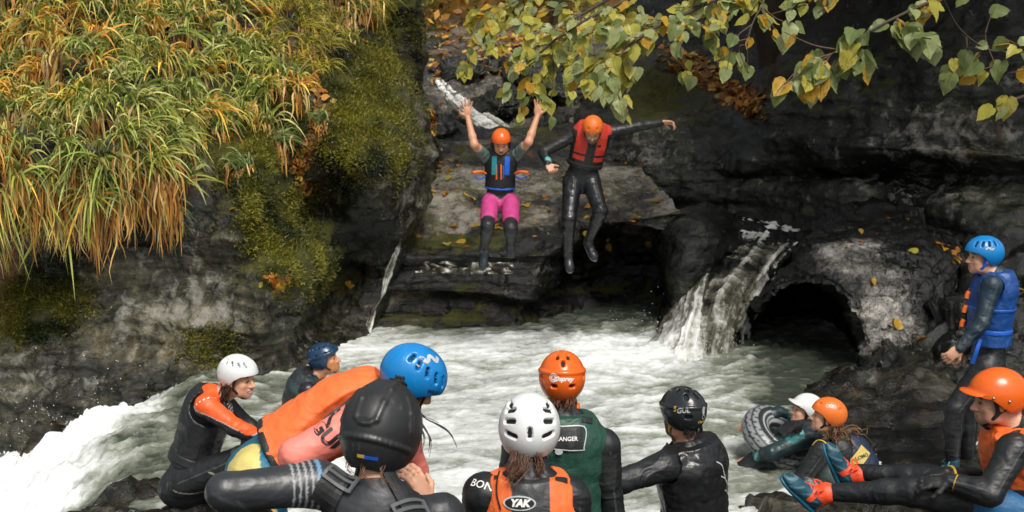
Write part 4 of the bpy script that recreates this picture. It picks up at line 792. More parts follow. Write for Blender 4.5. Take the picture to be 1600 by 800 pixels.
for k in range(5): p.decal(path_geo([(-.04+.004*k, .04-.022*k), (0, .05-.022*k), (.045, .035-.02*k)], .010), p.vb, P(380, 645, D-.12), (.75, -.65, 0), Z_, M_SILVER, p.vo, .004, 'zebra_stripe')
p.decal(rect_geo(.03, .025, 3, 3), BVHTree.FromPolygons([tuple(v) for v in p.V.tolist()], p.F.tolist()), P(353, 628, D-.25), (.3, -.8, .45), Z_, M_SILVER, p.body, .004, 'badge')
p.helmet(WHITE_H, 'skate', (.106, .135, .118), [(e*a, 30+3*i, e*(a+5), 44+2*i, .0068) for e in (-1, 1) for i, a in enumerate((28, 52, 78, 104, 130))]); p.strap(M_BLACK, .010)
hd = lambda q: p.hc+p.hR@np.array(q)
hair(p, 'hair', [[hd((.06, -.05, -.03)), hd((.075, -.07, -.09)), hd((.07, -.08, -.15))], [hd((.0, -.09, -.03)), hd((.03, -.11, -.09)), hd((.04, -.11, -.14))], [hd((.078, -.02, 0)), hd((.085, -.03, -.06)), hd((.08, -.05, -.13))]], 22, .014, .006, (.045, .022, .012))
# ---- man in the water, navy helmet
p = Person('ginger bearded man in navy helmet and black vest sitting chest deep in the water', P(470, 680, 9.8), .006)
D = 9.8; pel = P(452, 706, D+.05); c7 = P(488, 590, D); p.torso(pel, c7, (.1, -1, 0), (.2, -.97, 0), X_, rgb(.016, .016, .02, .3), 1.05, 1.2)
sn, sf_ = P(482, 610, D-.18), P(503, 603, D+.2); en, ef = P(476, 664, D-.26), P(520, 655, D+.25); wn, wf = P(520, 690, D-.2), P(560, 680, D+.2)
BL2 = rgb(.017, .017, .022, .28); p.arm(sn, en, wn, BL2, r=(.068, .055, .05, .034)); p.arm(sf_, ef, wf, BL2); p.leg(P(470, 706, D-.1), P(540, 720, D-.1), P(580, 770, D-.1), BLACK); p.leg(P(470, 706, D+.1), P(540, 720, D+.15), P(580, 770, D+.1), BLACK)
p.hand(wn, X_, -Z_, SKIN, 1, .4); p.hand(wf, X_, -Z_, SKIN, -1, .4)
p.head(P(509, 563, D), (.95, -.12, .32), (-.3, 0, 1), rgb(.50, .22, .11, .5), 1.02, beard=(.40, .15, .05, .7)); p.build()
def nv(V, C, u, v, w): C[(v < .28)] = (.60, .30, .03, .5); C[(np.abs(v-.9) < .05)] = (.03, .05, .055, .5)
p.vest(.04, rgb(.022, .030, .034, .45), .18, ((sn, en), (sf_, ef)), .08, .006, .075, .006, paint=nv); p.belt(.046, .36, .41, M_BLACK, 'belt', p.vo)
p.helmet(NAVY_H, 'low', (.106, .134, .116), [(e*a, 48, e*(a+2), 50, .007) for e in (-1, 1) for a in (20, 50, 80, 110, 140)]+[(e*a, 18, e*(a+6), 18, .006) for e in (-1, 1) for a in (60, 95)], bumps=[(a, 12, a+12, 12, .012, -.02) for a in range(-110, 110, 12)]); p.strap(M_BLACK, .008)
# ---- bending person, orange vest, blue helmet
p = Person('person in orange vest, salmon sleeves and bright blue helmet bending over forwards', P(405, 930, 4.6), .0055)
D = 4.6; pel = P(405, 738, D); c7 = P(598, 628, D+.05); SAL = rgb(.80, .22, .17, .55); p.torso(pel, c7, (.2, -1, 0), (.12, -.99, .05), (.5, .2, -.85), rgb(.05, .05, .055, .5), .92, .92, -.045, low=rgb(.01, .12, .20, .5))
sn, sf_ = P(566, 654, D-.17), P(618, 622, D+.22); en, ef = P(462, 712, D-.27), P(650, 735, D+.3); wn, wf = P(540, 770, D-.2), P(650, 840, D+.3)
p.arm(sn, en, wn, SAL, r=(.072, .058, .05, .035)); p.arm(sf_, ef, wf, SAL); p.hand(wn, (1, 0, -.4), -Z_, SKIN, 1, .4); p.hand(wf, -Z_, (-1, 0, 0), SKIN, -1, .4)
YL = rgb(.62, .52, .16, .55); BLP = rgb(.01, .14, .24, .5)
for e, dd in ((1, -.11), (-1, .11)):
    hip, kn, an = P(402, 742, D+dd), P(425, 918, D+dd*1.3), P(370, 1090, D+dd*1.2); kn[2] = max(kn[2], .9); an[2] = .62
    p.b.cone(hip, kn, .105, .075, YL, .04); p.b.cone(kn, an, .07, .045, BLACK, .03)
    f = frame((1, .1, -.05)); p.b.ell(an+np.array([.06, 0, -.05]), (.05, .12, .045), BLACK, f, .03)
def bp(V, C):
    q = V-pel; m = (q@norm((1, 0, .3)) > .07) & (C[:, 0] > .5) & (C[:, 1] > .4); C[m] = BLP
p.paint.append(bp)
p.head(P(642, 598, D+.03), (.78, .30, -.55), (.45, -.15, .85), SKIN, 1.0); p.build()
p.vest(.036, VORANGE, .19, ((sn, en), (sf_, ef)), .078, .006, .122, .007); p.belt(.042, .17, .22, M_BLACK, 'waistband', p.vo)
bt = BVHTree.FromPolygons([tuple(v) for v in p.V.tolist()], p.F.tolist())
p.decal(text_geo('GUL', .075, .0, .003), bt, P(509, 681, D-.3), (-.1, -.95, .25), (.72, 0, .68), M_PRINT, p.body, .004)
p.decal(path_geo([(-.02, -.015), (.0, .02), (.03, .03)], .014), bt, P(512, 652, D-.3), (-.15, -.9, .35), (-.45, 0, .9), M_PRINT, p.body, .004, 'logo')
rim = [lerp(sn, c7, .35)+norm(np.cross(norm(sn-c7), norm(en-sn)))*0+.098*(math.cos(a)*norm(p.up)+math.sin(a)*norm(np.cross(p.up, norm(sn-c7)))) for a in np.linspace(-1.2, 2.6, 14)]
V, F = tube_geo(np.array(rim)+norm(sn-c7)*.05, .006, 6); mesh_np('armhole_piping', V, F, p.vo, M_BLUEWEB)
p.helmet(BLUE_H, 'skate', (.110, .136, .120), [(e*a, 20+4*i, e*(a+4), 36+3*i, .0072) for e in (-1, 1) for i, a in enumerate((38, 62, 86, 110, 134))]); p.strap(M_BLACK, .009)
an_ = p.on(95, 58); p.decal(path_geo([(-.05, .0), (-.03, .022), (-.012, .0), (.01, .02), (.03, -.006), (.05, .012)], .016), p.hb, an_, norm(an_-p.hc), Z_, M_SILVER, p.hv, .002, 'emblem')
an_ = p.on(60, 6); p.decal(text_geo('WILD', .022, 0, .0006), p.hb, an_, norm(an_-p.hc), p.hR[:, 2], M_PRINT, p.hv, .002)
hd = lambda q: p.hc+p.hR@np.array(q)
hair(p, 'hair', [[hd((.06, .05, .02)), hd((.075, .08, -.06)), P(700, 672, D-.05), P(716, 706, D-.06)], [hd((.065, .03, .01)), hd((.08, .05, -.06)), P(672, 690, D-.1), P(660, 742, D-.1)], [hd((.06, .0, .0)), hd((.08, .01, -.08)), P(662, 680, D-.1), P(658, 712, D-.1)]], 7, .004, .0026, (.03, .018, .012))
# ---- black helmet, wetsuit with grey straps
p = Person('person in matt black helmet and grey black wetsuit seen from behind, elbow out', P(585, 1060, 3.7), .005); p.wr = .55
D = 3.7; pel = P(565, 1050, D); c7 = P(596, 778, D-.03); G1 = rgb(.030, .032, .036, .42); p.torso(pel, c7, X_, norm((1, .15, -.15)), Y_, G1, 1.0, 1.0)
sl, sr = P(497, 756, D-.02), P(690, 806, D+.05); el, er = P(352, 768, D-.12), P(730, 930, D+.10); wl, wr_ = P(450, 850, D+.08), P(668, 790, D+.28)
p.arm(sl, el, wl, G1, r=(.070, .056, .05, .034)); p.arm(sr, er, wr_, rgb(.02, .022, .025, .4), r=(.066, .052, .046, .032))
p.hand(wl, (.9, .3, -.3), (0, .3, -.9), SKIN, -1, .5); p.hand(wr_, norm((-.35, .05, .9)), (-.7, .5, 0), SKIN, 1, .6)
p.leg(P(530, 1060, D+.08), P(520, 1010, D+.5), P(500, 1150, D+.75), BLACK); p.leg(P(620, 1065, D+.08), P(640, 1020, D+.5), P(650, 1150, D+.75), BLACK)
p.head(P(594, 690, D+.04), (.22, .84, -.46), (.2, .40, .88), SKIN, 1.0)
def sp(V, C):
    q = V-sl; ax = norm(el-sl); t = q@ax; m0 = (t > .0) & (t < .09) & (np.linalg.norm(q-np.outer(t, ax), axis=1) < .11) & (q[:, 1] < .02)
    st = (np.abs((t*52) % 1-.5) < .17) & m0; C[st] = (.30, .31, .32, .5)
    b = m0 & (t > -.01) & (t < .012) & (q[:, 2] > -.02); C[b] = (.12, .28, .45, .5)
p.paint.append(sp); p.build(); bt = BVHTree.FromPolygons([tuple(v) for v in p.V.tolist()], p.F.tolist())
def bv(V, C, u, v, w): C[:] = G1
p.vest(.026, rgb(.020, .021, .023, .5), .0, ((sl, el), (sr, er)), .085, .005, .085, .002, vtop=.80)
GB = plain('grey_buckle', (.10, .105, .11), .4); Vv_ = [o_ for o_ in (p.body, p.vo)]; VA = np.concatenate([np.array([v.co[:] for v in o_.data.vertices]) for o_ in Vv_]); n0 = len(p.body.data.vertices); FA = [tuple(f_.vertices) for f_ in p.body.data.polygons]+[tuple(i+n0 for i in f_.vertices) for f_ in p.vo.data.polygons]; ba = BVHTree.FromPolygons([tuple(v) for v in VA.tolist()], FA)
for ax_, ay_, uv, bx_, by_ in ((492, 765, (.36, 0, .93), 518, 714), (656, 800, (-.42, 0, .9), 634, 772)):
    nn = norm((-.05, -.75, .66)); o = p.decal(rect_geo(.075, .40, 6, 24), ba, P(ax_, ay_, D-.2), nn, np.array(uv), M_BLACK, p.root, .010, 'shoulder_strap')
    sd_ = o.modifiers.new('thick', 'SOLIDIFY'); sd_.thickness = .006; sd_.offset = 0
    for k, pth in enumerate(([(-.046, -.024), (.046, -.024)], [(-.046, .024), (.046, .024)], [(-.046, -.028), (-.046, .028)], [(.046, -.028), (.046, .028)], [(-.046, .004), (.046, .004)])):
        bk_ = p.decal(path_geo(pth, .010), ba, P(bx_, by_, D-.2), nn, np.array(uv), GB, o, .019, 'buckle_bar'); sm_ = bk_.modifiers.new('thick', 'SOLIDIFY'); sm_.thickness = .007; sm_.offset = 0
p.helmet(BLACK_H, 'ski', (.124, .158, .158), (), h=.003, cen=(0, -.012, .036), cut=((-.16, -.05, .02, .045, .07, .16), (-.104, -.10, -.06, -.02, .03, .05)), bumps=[b_ for e in (-1, 1) for b_ in ((e*164, 2, e*160, 24, .0042, .012), (e*160, 24, e*154, 46, .0042, .012), (e*154, 46, e*142, 66, .0042, .012), (e*110, 0, e*114, 20, .0055, .010), (e*114, 20, e*118, 40, .0055, .010), (e*164, 2, e*173, -3, .0042, .012), (e*173, -3, e*180, -4, .0042, .012))]+[(a, -20, a+8, -20, .0042, .008) for a in range(96, 264, 8)])
an_ = p.on(180, 0); p.decal(rect_geo(.045, .014, 5, 2), p.hb, an_, norm(an_-p.hc), p.hR[:, 2], M_LINER, p.hv, .001, 'vent')
mo = p.on(20, 80); up_m = norm(mo-p.hc); R_ = np.stack([p.hR[:, 0], norm(np.cross(up_m, p.hR[:, 0])), up_m], 1); Gb = Geo()
def boxg(c, R, s_):
    v = np.array([(a, b, d) for a in (-1, 1) for b in (-1, 1) for d in (-1, 1)])*np.asarray(s_)/2; return c+v@R.T, np.array([(0, 1, 3, 2), (4, 6, 7, 5), (0, 4, 5, 1), (2, 3, 7, 6), (0, 2, 6, 4), (1, 5, 7, 3)])
Gb.add(*boxg(mo+up_m*.004, R_, (.045, .05, .012)))
for dx in (-.012, 0, .012): Gb.add(*boxg(mo+up_m*.017+R_[:, 0]*dx, R_, (.005, .018, .018)))
Gb.build('camera_mount', M_LINER, p.hv, smooth=False)
an_ = p.on(163, -42); p.decal(rect_geo(.05, .012, 6, 2), p.hb, an_, norm(an_-p.hc), p.hR[:, 2], M_BLUEWEB, p.hv, .002, 'label_tag'); an_ = p.on(180, -42); p.decal(rect_geo(.025, .012, 4, 2), p.hb, an_, norm(an_-p.hc), p.hR[:, 2], M_YEL, p.hv, .002, 'label_tag')
hd = lambda q: p.hc+p.hR@np.array(q)
hair(p, 'hair', [[hd((.0, -.09, -.06)), hd((.02, -.10, -.12)), P(610, 775, D-.12)], [hd((.05, -.08, -.06)), hd((.07, -.09, -.12)), P(636, 770, D-.1)], [hd((-.05, -.08, -.06)), hd((-.05, -.09, -.11)), P(570, 752, D-.1)]], 5, .006, .0013, (.12, .055, .025))
# ---- white helmet foreground
p = Person('person in shiny white vented helmet and orange vest with a black back panel', P(828, 960, 4.3), .005)
D = 4.3; pel = P(832, 985, D); c7 = P(828, 752, D); p.torso(pel, c7, X_, X_, Y_, BLACK, .98, 1.0)
sl, sr = P(757, 772, D), P(890, 778, D); el, er = P(742, 905, D+.08), P(908, 905, D+.08); wl, wr_ = P(770, 930, D+.32), P(880, 930, D+.32)
p.arm(sl, el, wl, BLACK, r=(.076, .058, .05, .034)); p.arm(sr, er, wr_, BLACK, r=(.072, .056, .05, .034)); p.hand(wl, (.5, .8, -.1), -Z_, SKIN, -1, .4); p.hand(wr_, (-.5, .8, -.1), -Z_, SKIN, 1, .4)
p.leg(P(800, 985, D+.08), P(790, 930, D+.5), P(790, 1010, D+.75), BLACK); p.leg(P(865, 985, D+.08), P(870, 930, D+.5), P(870, 1010, D+.75), BLACK)
p.head(P(827, 682, D+.05), (.0, .93, -.25), (0, .22, 1), SKIN, 1.0, neckcol=BLACK); p.build(); bt = BVHTree.FromPolygons([tuple(v) for v in p.V.tolist()], p.F.tolist())
def yv(V, C, u, v, w): C[(np.abs(u) < .068) & (w < .02)] = (.035, .037, .04, .5)
p.vest(.034, VORANGE, .05, ((sl, el), (sr, er)), .078, .005, .090, .005, paint=yv)
an_ = P(812, 790, D-.2); p.decal(disk_geo(.058, .026), p.vb, an_, -Y_+.2*Z_, Z_, M_SILVER, p.vo, .006, 'badge'); p.decal(disk_geo(.052, .021), p.vb, an_, -Y_+.2*Z_, Z_, M_PRINT, p.vo, .0075, 'badge'); p.decal(text_geo('YAK', .034, .25, .0022), p.vb, an_, -Y_+.2*Z_, Z_, M_WHITE, p.vo, .009)
p.decal(text_geo('BONO', .040, 0, .0002), bt, P(731, 744, D-.2), (-.35, -.8, .5), Z_+.1*X_, M_WHITE, p.body, .004)
for e, x in ((-1, 768), (1, 878)): p.decal(rect_geo(.045, .022, 3, 3), p.vb, P(x, 736+8*(e > 0), D-.1), -Y_+.8*Z_, Z_, M_BLACK, p.vo, .006, 'strap_buckle')
p.decal(path_geo([(.005, .10), (-.045, .06), (-.055, .0), (-.04, -.06)], .006), p.vb, P(800, 775, D-.2), -Y_+.2*Z_, Z_, M_BLACK, p.vo, .008, 'cord')
sl_ = [(180, -2, 180, -14, .0085)]+[(180, 46, 180, 47, .006)]
for e in (-1, 1): sl_ += [(e*a, el0, e*(a+20), el0+de, .0085) for a, el0, de in ((131, -8, -6), (128, 11, 0), (124, 29, 2), (110, 46, -8))]+[(e*60, 40, e*74, 40, .008), (e*70, 18, e*84, 18, .008)]
p.helmet(WHITE_H, 'low', (.113, .140, .128), sl_, h=.003, cen=(0, -.012, .034))
hd = lambda q: p.hc+p.hR@np.array(q)
hair(p, 'hair', [[hd((-.02, -.10, -.06)), hd((-.03, -.125, -.11)), P(800, 745, D-.13), P(797, 755, D-.14)], [hd((.03, -.10, -.06)), hd((.04, -.115, -.10)), P(842, 740, D-.1)], [hd((-.05, -.09, -.05)), hd((-.06, -.11, -.10)), P(798, 748, D-.12)]], 46, .011, .0019, (.09, .035, .016))
# ---- orange helmet with green vest
p = Person('person in glossy orange helmet and dark green vest with a black back pocket', P(878, 850, 5.6), .0055)
D = 5.6; pel = P(880, 862, D); c7 = P(880, 656, D); p.torso(pel, c7, X_, X_, Y_, BLACK, 1.06, 1.05)
sl, sr = P(812, 694, D), P(942, 696, D); el, er = P(790, 795, D+.02), P(954, 798, D+.05); wl, wr_ = P(815, 850, D+.25), P(925, 850, D+.25)
p.arm(sl, el, wl, BLACK, r=(.078, .062, .052, .036)); p.arm(sr, er, wr_, BLACK, r=(.078, .062, .052, .036)); p.hand(wl, (.5, .8, -.1), -Z_, SKIN, -1, .4); p.hand(wr_, (-.5, .8, -.1), -Z_, SKIN, 1, .4)
p.leg(P(850, 862, D+.05), P(830, 830, D+.46), P(820, 900, D+.8), BLACK); p.leg(P(915, 862, D+.05), P(960, 815, D+.44), P(1000, 880, D+.7), BLACK)
p.head(P(878, 600, D+.02), (.0, .98, -.12), (0, .12, 1), SKIN, 1.0, neckcol=BLACK)
def ap(V, C):
    q = V-sr; C[(np.abs(q[:, 0]) < .06) & (q[:, 2] < -.02) & (q[:, 2] > -.2) & (q[:, 1] < -.03)] = (.028, .03, .03, .5)
p.paint.append(ap); p.build()
p.vest(.038, VGREEN, .02, ((sl, el), (sr, er)), .078, .0055, .082, .005); nb = c7
an_ = P(890, 694, D-.25); pk = p.decal(rect_geo(.135, .10, 8, 8, rot=-.06), p.vb, an_, -Y_, Z_, M_GREYPOCK, p.vo, .012, 'back_pocket')
p.decal(path_geo([(-.068, -.045), (.06, -.053), (.070, -.04), (.072, .047), (-.06, .055)], .005), p.vb, an_, -Y_, Z_, M_SILVER, pk, .014, 'piping'); p.decal(text_geo('RANGER', .026, 0, .0006), p.vb, an_-X_*.01, -Y_, Z_, M_WHITE, pk, .0145)
p.decal(disk_geo(.018, .014), p.vb, P(874, 713, D-.25), -Y_, Z_, M_SILVER, p.vo, .016, 'toggle'); p.decal(rect_geo(.05, .03, 3, 3), p.vb, P(918, 656, D-.1), -Y_+Z_*.7, Z_, M_BLACK, p.vo, .008, 'strap_buckle')
G = Geo(); V, F = tube_geo([c7+p.up*.055+np.array([.07*math.cos(a), .015+.062*math.sin(a), .01*math.cos(2*a)]) for a in np.linspace(0, 6.283, 24)], .012, 8); mesh_np('neck_seal', V, F, p.root, M_ORWEB)
V, F = tube_geo([c7+p.up*.04+np.array([-.012, -.052, .0]), c7+np.array([-.012, -.075, 0]), c7+np.array([-.012, -.10, -.03])], .007, 6); mesh_np('zip_pull', V, F, p.root, M_METAL)
vv = [(180, 34, 180, 43, .0085)]
for e in (-1, 1): vv += [(e*158, 50, e*152, 58, .008), (e*150, 76, e*120, 80, .006), (e*152, -14, e*160, -14, .0085), (e*112, 4, e*116, 2, .008), (e*60, 40, e*62, 48, .008)]
p.helmet(ORANGE_H, 'low', (.109, .132, .124), vv, h=.003, ridge=1, bumps=[(a, 15, a+9, 15, .006, -.008) for a in range(0, 360, 9)])
an_ = p.on(180, 3); p.decal(text_geo('Osprey', .030, .35, .0010), p.hb, an_, norm(an_-p.hc), p.hR[:, 2], M_WHITE, p.hv, .0022); an_ = p.on(204, 5) if p.on(204, 5)[0] < p.hc[0] else p.on(156, 5)
for r1, r2 in ((.020, .78), (.012, .6)): p.decal(disk_geo(r1, r1, 20, 2, r2), p.hb, an_, norm(an_-p.hc), p.hR[:, 2], M_WHITE, p.hv, .0025, 'emblem')
hd = lambda q: p.hc+p.hR@np.array(q); hair(p, 'hair', [[hd((x, -.09, -.05)), hd((x, -.095, -.085)), hd((x*1.1, -.094, -.085))] for x in (-.05, -.02, .02, .05)], 22, .008, .002, (.14, .05, .02))
# ---- grey helmet
p = Person('man in glossy dark grey helmet and black vest looking away over the pool', P(1090, 850, 6.2), .0055)
D = 6.2; pel = P(1092, 862, D+.05); c7 = P(1076, 698, D+.02); fw = norm((-.72, .69, 0)); rt = norm((.69, .72, 0)); p.torso(pel, c7, rt, rt, fw, BLACK, 1.06, 1.08)
sl, sr = P(1040, 728, D-.13), P(1116, 722, D+.18); el, er = P(972, 752, D-.22), P(1110, 800, D+.35); wl, wr_ = P(905, 785, D-.05), P(1040, 820, D+.4)
p.arm(sl, el, wl, BLACK, r=(.076, .060, .052, .036)); p.arm(sr, er, wr_, BLACK, r=(.074, .06, .05, .036)); p.hand(wl, (-1, .2, -.3), -Z_, SKIN, -1, .4); p.hand(wr_, (-.8, .4, -.3), -Z_, SKIN, 1, .4)
p.leg(P(1070, 862, D), P(985, 825, D+.1), P(960, 930, D+.2), BLACK); p.leg(P(1100, 862, D+.2), P(1040, 820, D+.45), P(1000, 890, D+.6), BLACK)
p.head(P(1065, 650, D), (-.62, .78, -.08), (0, .05, 1), SKIN_TAN, 1.0, beard=(.05, .035, .025, .7)); p.build(); bt = BVHTree.FromPolygons([tuple(v) for v in p.V.tolist()], p.F.tolist())
p.vest(.045, rgb(.012, .013, .014, .33), .0, ((sl, el), (sr, er)), .08, .0055, .085, .008)
V, F = tube_geo([c7+p.up*.05+np.array([.068*math.cos(a), .068*math.sin(a)+.01, .012*math.cos(a)]) for a in np.linspace(0, 6.283, 24)], .016, 8); mesh_np('collar', V, F, p.root, M_BLACK)
p.decal(rect_geo(.035, .016, 3, 2), p.vb, P(1074, 686, D-.1), (-.3, -.8, .5), Z_, M_REDW, p.vo, .004, 'badge'); p.decal(path_geo([(-.035, -.004), (.0, .010), (.035, -.004), (.045, -.012)], .006), bt, P(1095, 735, D-.2), (-.2, -1, .1), Z_, M_SILVER, p.body, .004, 'logo')
for k in range(3): p.decal(path_geo([(-.02, .05), (.02, .02), (.05, -.06)], .006), p.vb, P(1124+10*k, 735+24*k, D-.1), (.3, -1, .1), Z_, M_SILVER, p.vo, .004, 'reflective_stripe')
vv = [(e*a, 60, e*a, 66, .009) for e in (-1, 1) for a in (150, 100, 50)]+[(180, 40, 180, 50, .009), (138, 38, 138, 48, .009), (-138, 38, -138, 48, .009), (135, -8, 145, -8, .009), (105, -2, 112, -4, .009), (-135, -8, -145, -8, .009)]
p.helmet(GREY_H, 'low', (.108, .134, .122), vv, h=.003, bumps=[(a, 14, a+9, 14, .006, -.008) for a in range(0, 360, 9)]); p.strap(M_YELLOWW, .008)
for az, el0, tx, sz, mt in ((-128, 8, 'GUL', .034, M_SILVER), (-108, 10, '5', .032, M_YEL), (176, -22, 'Osprey', .018, M_YEL)):
    an_ = p.on(az, el0); p.decal(text_geo(tx, sz, .1, .0012), p.hb, an_, norm(an_-p.hc), p.hR[:, 2], mt, p.hv, .0022)
an_ = p.on(176, 4)
p.decal(disk_geo(.011, .011), p.hb, p.on(176, 9), norm(an_-p.hc), p.hR[:, 2], M_SILVER, p.hv, .0025, 'emblem'); p.decal(disk_geo(.011, .011, 20, 2, .75), p.hb, p.on(176, -10), norm(an_-p.hc), p.hR[:, 2], M_SILVER, p.hv, .0025, 'emblem')
p.decal(([(-.011, .009), (.011, .009), (0, -.011)], [(0, 1, 2)]), p.hb, p.on(176, -1), norm(an_-p.hc), p.hR[:, 2], M_SILVER, p.hv, .0025, 'emblem')
hd = lambda q: p.hc+p.hR@np.array(q); hair(p, 'hair', [[hd((x, -.085, -.05)), hd((x, -.09, -.085)), hd((x*1.0, -.088, -.10))] for x in (-.055, -.02, .02, .05)], 24, .009, .002, (.012, .010, .009))
# ---- reclining person with white helmet, in the tube
p = Person('person in white peaked helmet and teal flowered jacket lying back in the tyre tube', P(1230, 720, 9.2), .006)
D = 8.75; pel = P(1196, 716, D-.05); c7 = P(1272, 668, D); TEAL = rgb(.012, .03, .035, .45); p.torso(pel, c7, (-.3, -1, 0), (-.2, -1, 0), (-.5, 0, .9), TEAL, .92, .9)
sn, sf_ = P(1262, 684, D-.17), P(1266, 664, D+.2); en, ef = P(1205, 708, D-.3), P(1216, 645, D+.18); wn, wf = P(1180, 716, D-.05), P(1186, 656, D+.1)
p.arm(sn, en, wn, TEAL, r=(.066, .055, .05, .036)); p.arm(sf_, ef, wf, TEAL); p.hand(wn, (-1, .3, -.2), -Z_, SKIN, -1, .4); p.hand(wf, (-1, -.2, -.2), -Z_, SKIN, 1, .4)
p.leg(P(1192, 722, D-.1), P(1120, 722, D-.1)-Z_*.22, P(1060, 740, D-.1)-Z_*.35, BLACK); p.leg(P(1196, 716, D+.1), P(1120, 712, D+.1)-Z_*.22, P(1060, 730, D+.1)-Z_*.35, BLACK)
p.head(P(1258, 643, D), (-.93, -.1, .30), (.28, 0, 1), SKIN, .95)
def fl(V, C):
    m = np.all(np.abs(C[:, :3]-np.array(TEAL[:3])) < .01, 1); n1 = vnoise(V*11+3); n2 = vnoise(V*26+7); m1 = m & (V[:, 0] < P(1240, 690, D)[0]+.02)
    C[m1 & (n1 > .05)] = (.02, .16, .17, .45); C[m1 & (n1 > .18) & (n2 > -.15)] = (.07, .33, .34, .45); C[m1 & (n1 > .3) & (n2 > .25)] = (.25, .5, .5, .45)
p.paint.append(fl); p.build()
p.vest(.03, rgb(.012, .013, .016, .45), .42, ((sn, en), (sf_, ef)), .075, .006, .072, .004)
p.helmet(WHITE_H, 'half', (.103, .128, .112), (), .045); p.strap(M_BLACK, .006)
hd = lambda q: p.hc+p.hR@np.array(q)
hair(p, 'hair', [[hd((-.05, -.05, -.02)), hd((-.06, -.04, -.10)), P(1240, 672, D-.22), P(1222, 690, D-.24)], [hd((-.07, .0, .0)), hd((-.075, .0, -.09)), P(1248, 676, D-.22), P(1232, 684, D-.2)], [hd((0, -.08, -.04)), hd((-.03, -.06, -.12)), P(1252, 678, D-.2)]], 26, .018, .005, (.012, .009, .008))
# ---- girl with curly hair, orange helmet
p = Person('person with curly hair in orange helmet and navy waist bag sitting in the shallows', P(1330, 780, 8.8), .006)
D = 8.3; pel = P(1338, 772, D); c7 = P(1306, 688, D+.02); fw = norm((-.85, -.3, .35)); p.torso(pel, c7, (-.2, -1, 0), (-.3, -.95, 0), fw, BLACK, .95, 1.0)
sn, sf_ = P(1284, 704, D-.17), P(1318, 694, D+.2); en, ef = P(1250, 752, D-.2), P(1360, 738, D+.15); wn, wf = P(1296, 772, D-.3), P(1330, 772, D+.1)
GP = rgb(.05, .075, .07, .5); p.arm(sn, en, wn, BLACK, GP, r=(.068, .058, .052, .036)); p.arm(sf_, ef, wf, GP); p.hand(wn, (1, -.3, -.3), -Z_, BLACK, -1, .4); p.hand(wf, (-1, -.3, -.3), -Z_, BLACK, 1, .4)
p.leg(P(1325, 778, D-.1), P(1262, 765, D-.15), P(1235, 790, D-.3), BLACK); p.leg(P(1335, 774, D+.1), P(1265, 755, D+.1), P(1215, 770, D+.1), BLACK)
p.b.ell(P(1300, 745, D-.1), (.11, .1, .1), GP, None, .04)
p.head(P(1291, 652, D), (-.93, .12, .22), (.22, 0, 1), SKIN, .95); p.build(); bt = BVHTree.FromPolygons([tuple(v) for v in p.V.tolist()], p.F.tolist())
p.decal(path_geo([(-.05, -.02), (-.02, .018), (.02, .016), (.055, -.012)], .007), bt, P(1280, 690, D-.25), (-.3, -.85, .4), Z_, M_YEL, p.body, .004, 'print')
B = Sdf(); f_ = frame((.35, -.8, .45), (-.45, 0, .9)); cb = P(1336, 706, D-.04); B.ell(cb, (.13, .07, .13), VBLUE, f_, .03); B.ell(cb+f_@np.array([0, -.0, -.11]), (.12, .075, .10), VBLUE, f_, .04)
V, F = B.mesh(.006); nb_ = mesh_np('bag', V, F, p.root, M_VEST, np.tile(np.array([.010, .02, .05, .5]), (len(V), 1))); p.vb2 = BVHTree.FromPolygons([tuple(v) for v in V.tolist()], F.tolist())
pc = p.decal(rect_geo(.15, .085, 6, 6, rot=.25), p.vb2, cb+np.array([.02, -.1, .0]), f_[:, 1], f_[:, 2], plain('yellow_pocket', (.50, .38, .10), .6, 60, .3), nb_, .008, 'pocket'); p.decal(text_geo('LOMO', .035, 0, .0006), p.vb2, cb+np.array([.03, -.1, .0]), f_[:, 1], norm(f_[:, 2]-.25*f_[:, 0]), M_PRINT, pc, .011)
p.helmet(ORANGE_M, 'half', (.106, .132, .118), [(e*a, 26, e*a, 36, .005) for e in (-1, 1) for a in (30, 38, 118, 126)]); p.strap(M_BLACK, .008)
an_ = p.on(-80, 38) if p.on(-80, 38)[1] < p.hc[1] else p.on(80, 38)
for k in range(3): p.decal(disk_geo(.013, .013, 16, 2, .6), p.hb, an_+np.array([.022*(k-1), 0, -.006*k]), norm(an_-p.hc), Z_, M_SILVER, p.hv, .0025, 'emblem')
hd = lambda q: p.hc+p.hR@np.array(q)
hair(p, 'hair', [[hd((s_*.06, -.06, -.03)), hd((s_*.07, -.08, -.10)), P(1300+20*k, 676, D-.16+.08*k), P(1304+24*k, 692, D-.18+.1*k)] for k, s_ in enumerate((-1, -.3, .6))], 26, .026, .006, (.16, .085, .04), curl=.014)
# ---- standing woman
p = Person('woman in blue helmet and blue vest standing on the rock shelf looking across', P(1500, 738, 8.5), .006)
D = 8.5; pel = P(1542, 565, D); c7 = P(1553, 430, D); NV = rgb(.010, .028, .045, .45); p.torso(pel, c7, (0, -1, 0), (.1, -1, 0), -X_, NV, .92, .95, low=BLACK)
sn, sf_ = P(1550, 446, D-.17), P(1556, 444, D+.17); en, ef = P(1534, 505, D-.24), P(1540, 505, D+.22); wn, wf = P(1500, 544, D-.26), P(1508, 548, D+.22)
p.arm(sn, en, wn, NV, r=(.060, .05, .046, .033)); p.arm(sf_, ef, wf, NV); p.hand(wn, (-.75, 0, -.65), (0, .9, -.2), SKIN, -1, .85); p.hand(wf, (-.75, 0, -.65), (0, -.9, -.2), SKIN, 1, .8)
p.leg(P(1540, 576, D-.10), P(1492, 640, D-.14), P(1487, 722, D-.03), BLACK, None, (.10, .07, .062, .042)); p.leg(P(1546, 576, D+.10), P(1512, 640, D+.10), P(1512, 720, D+.15), BLACK, None, (.10, .07, .062, .042))
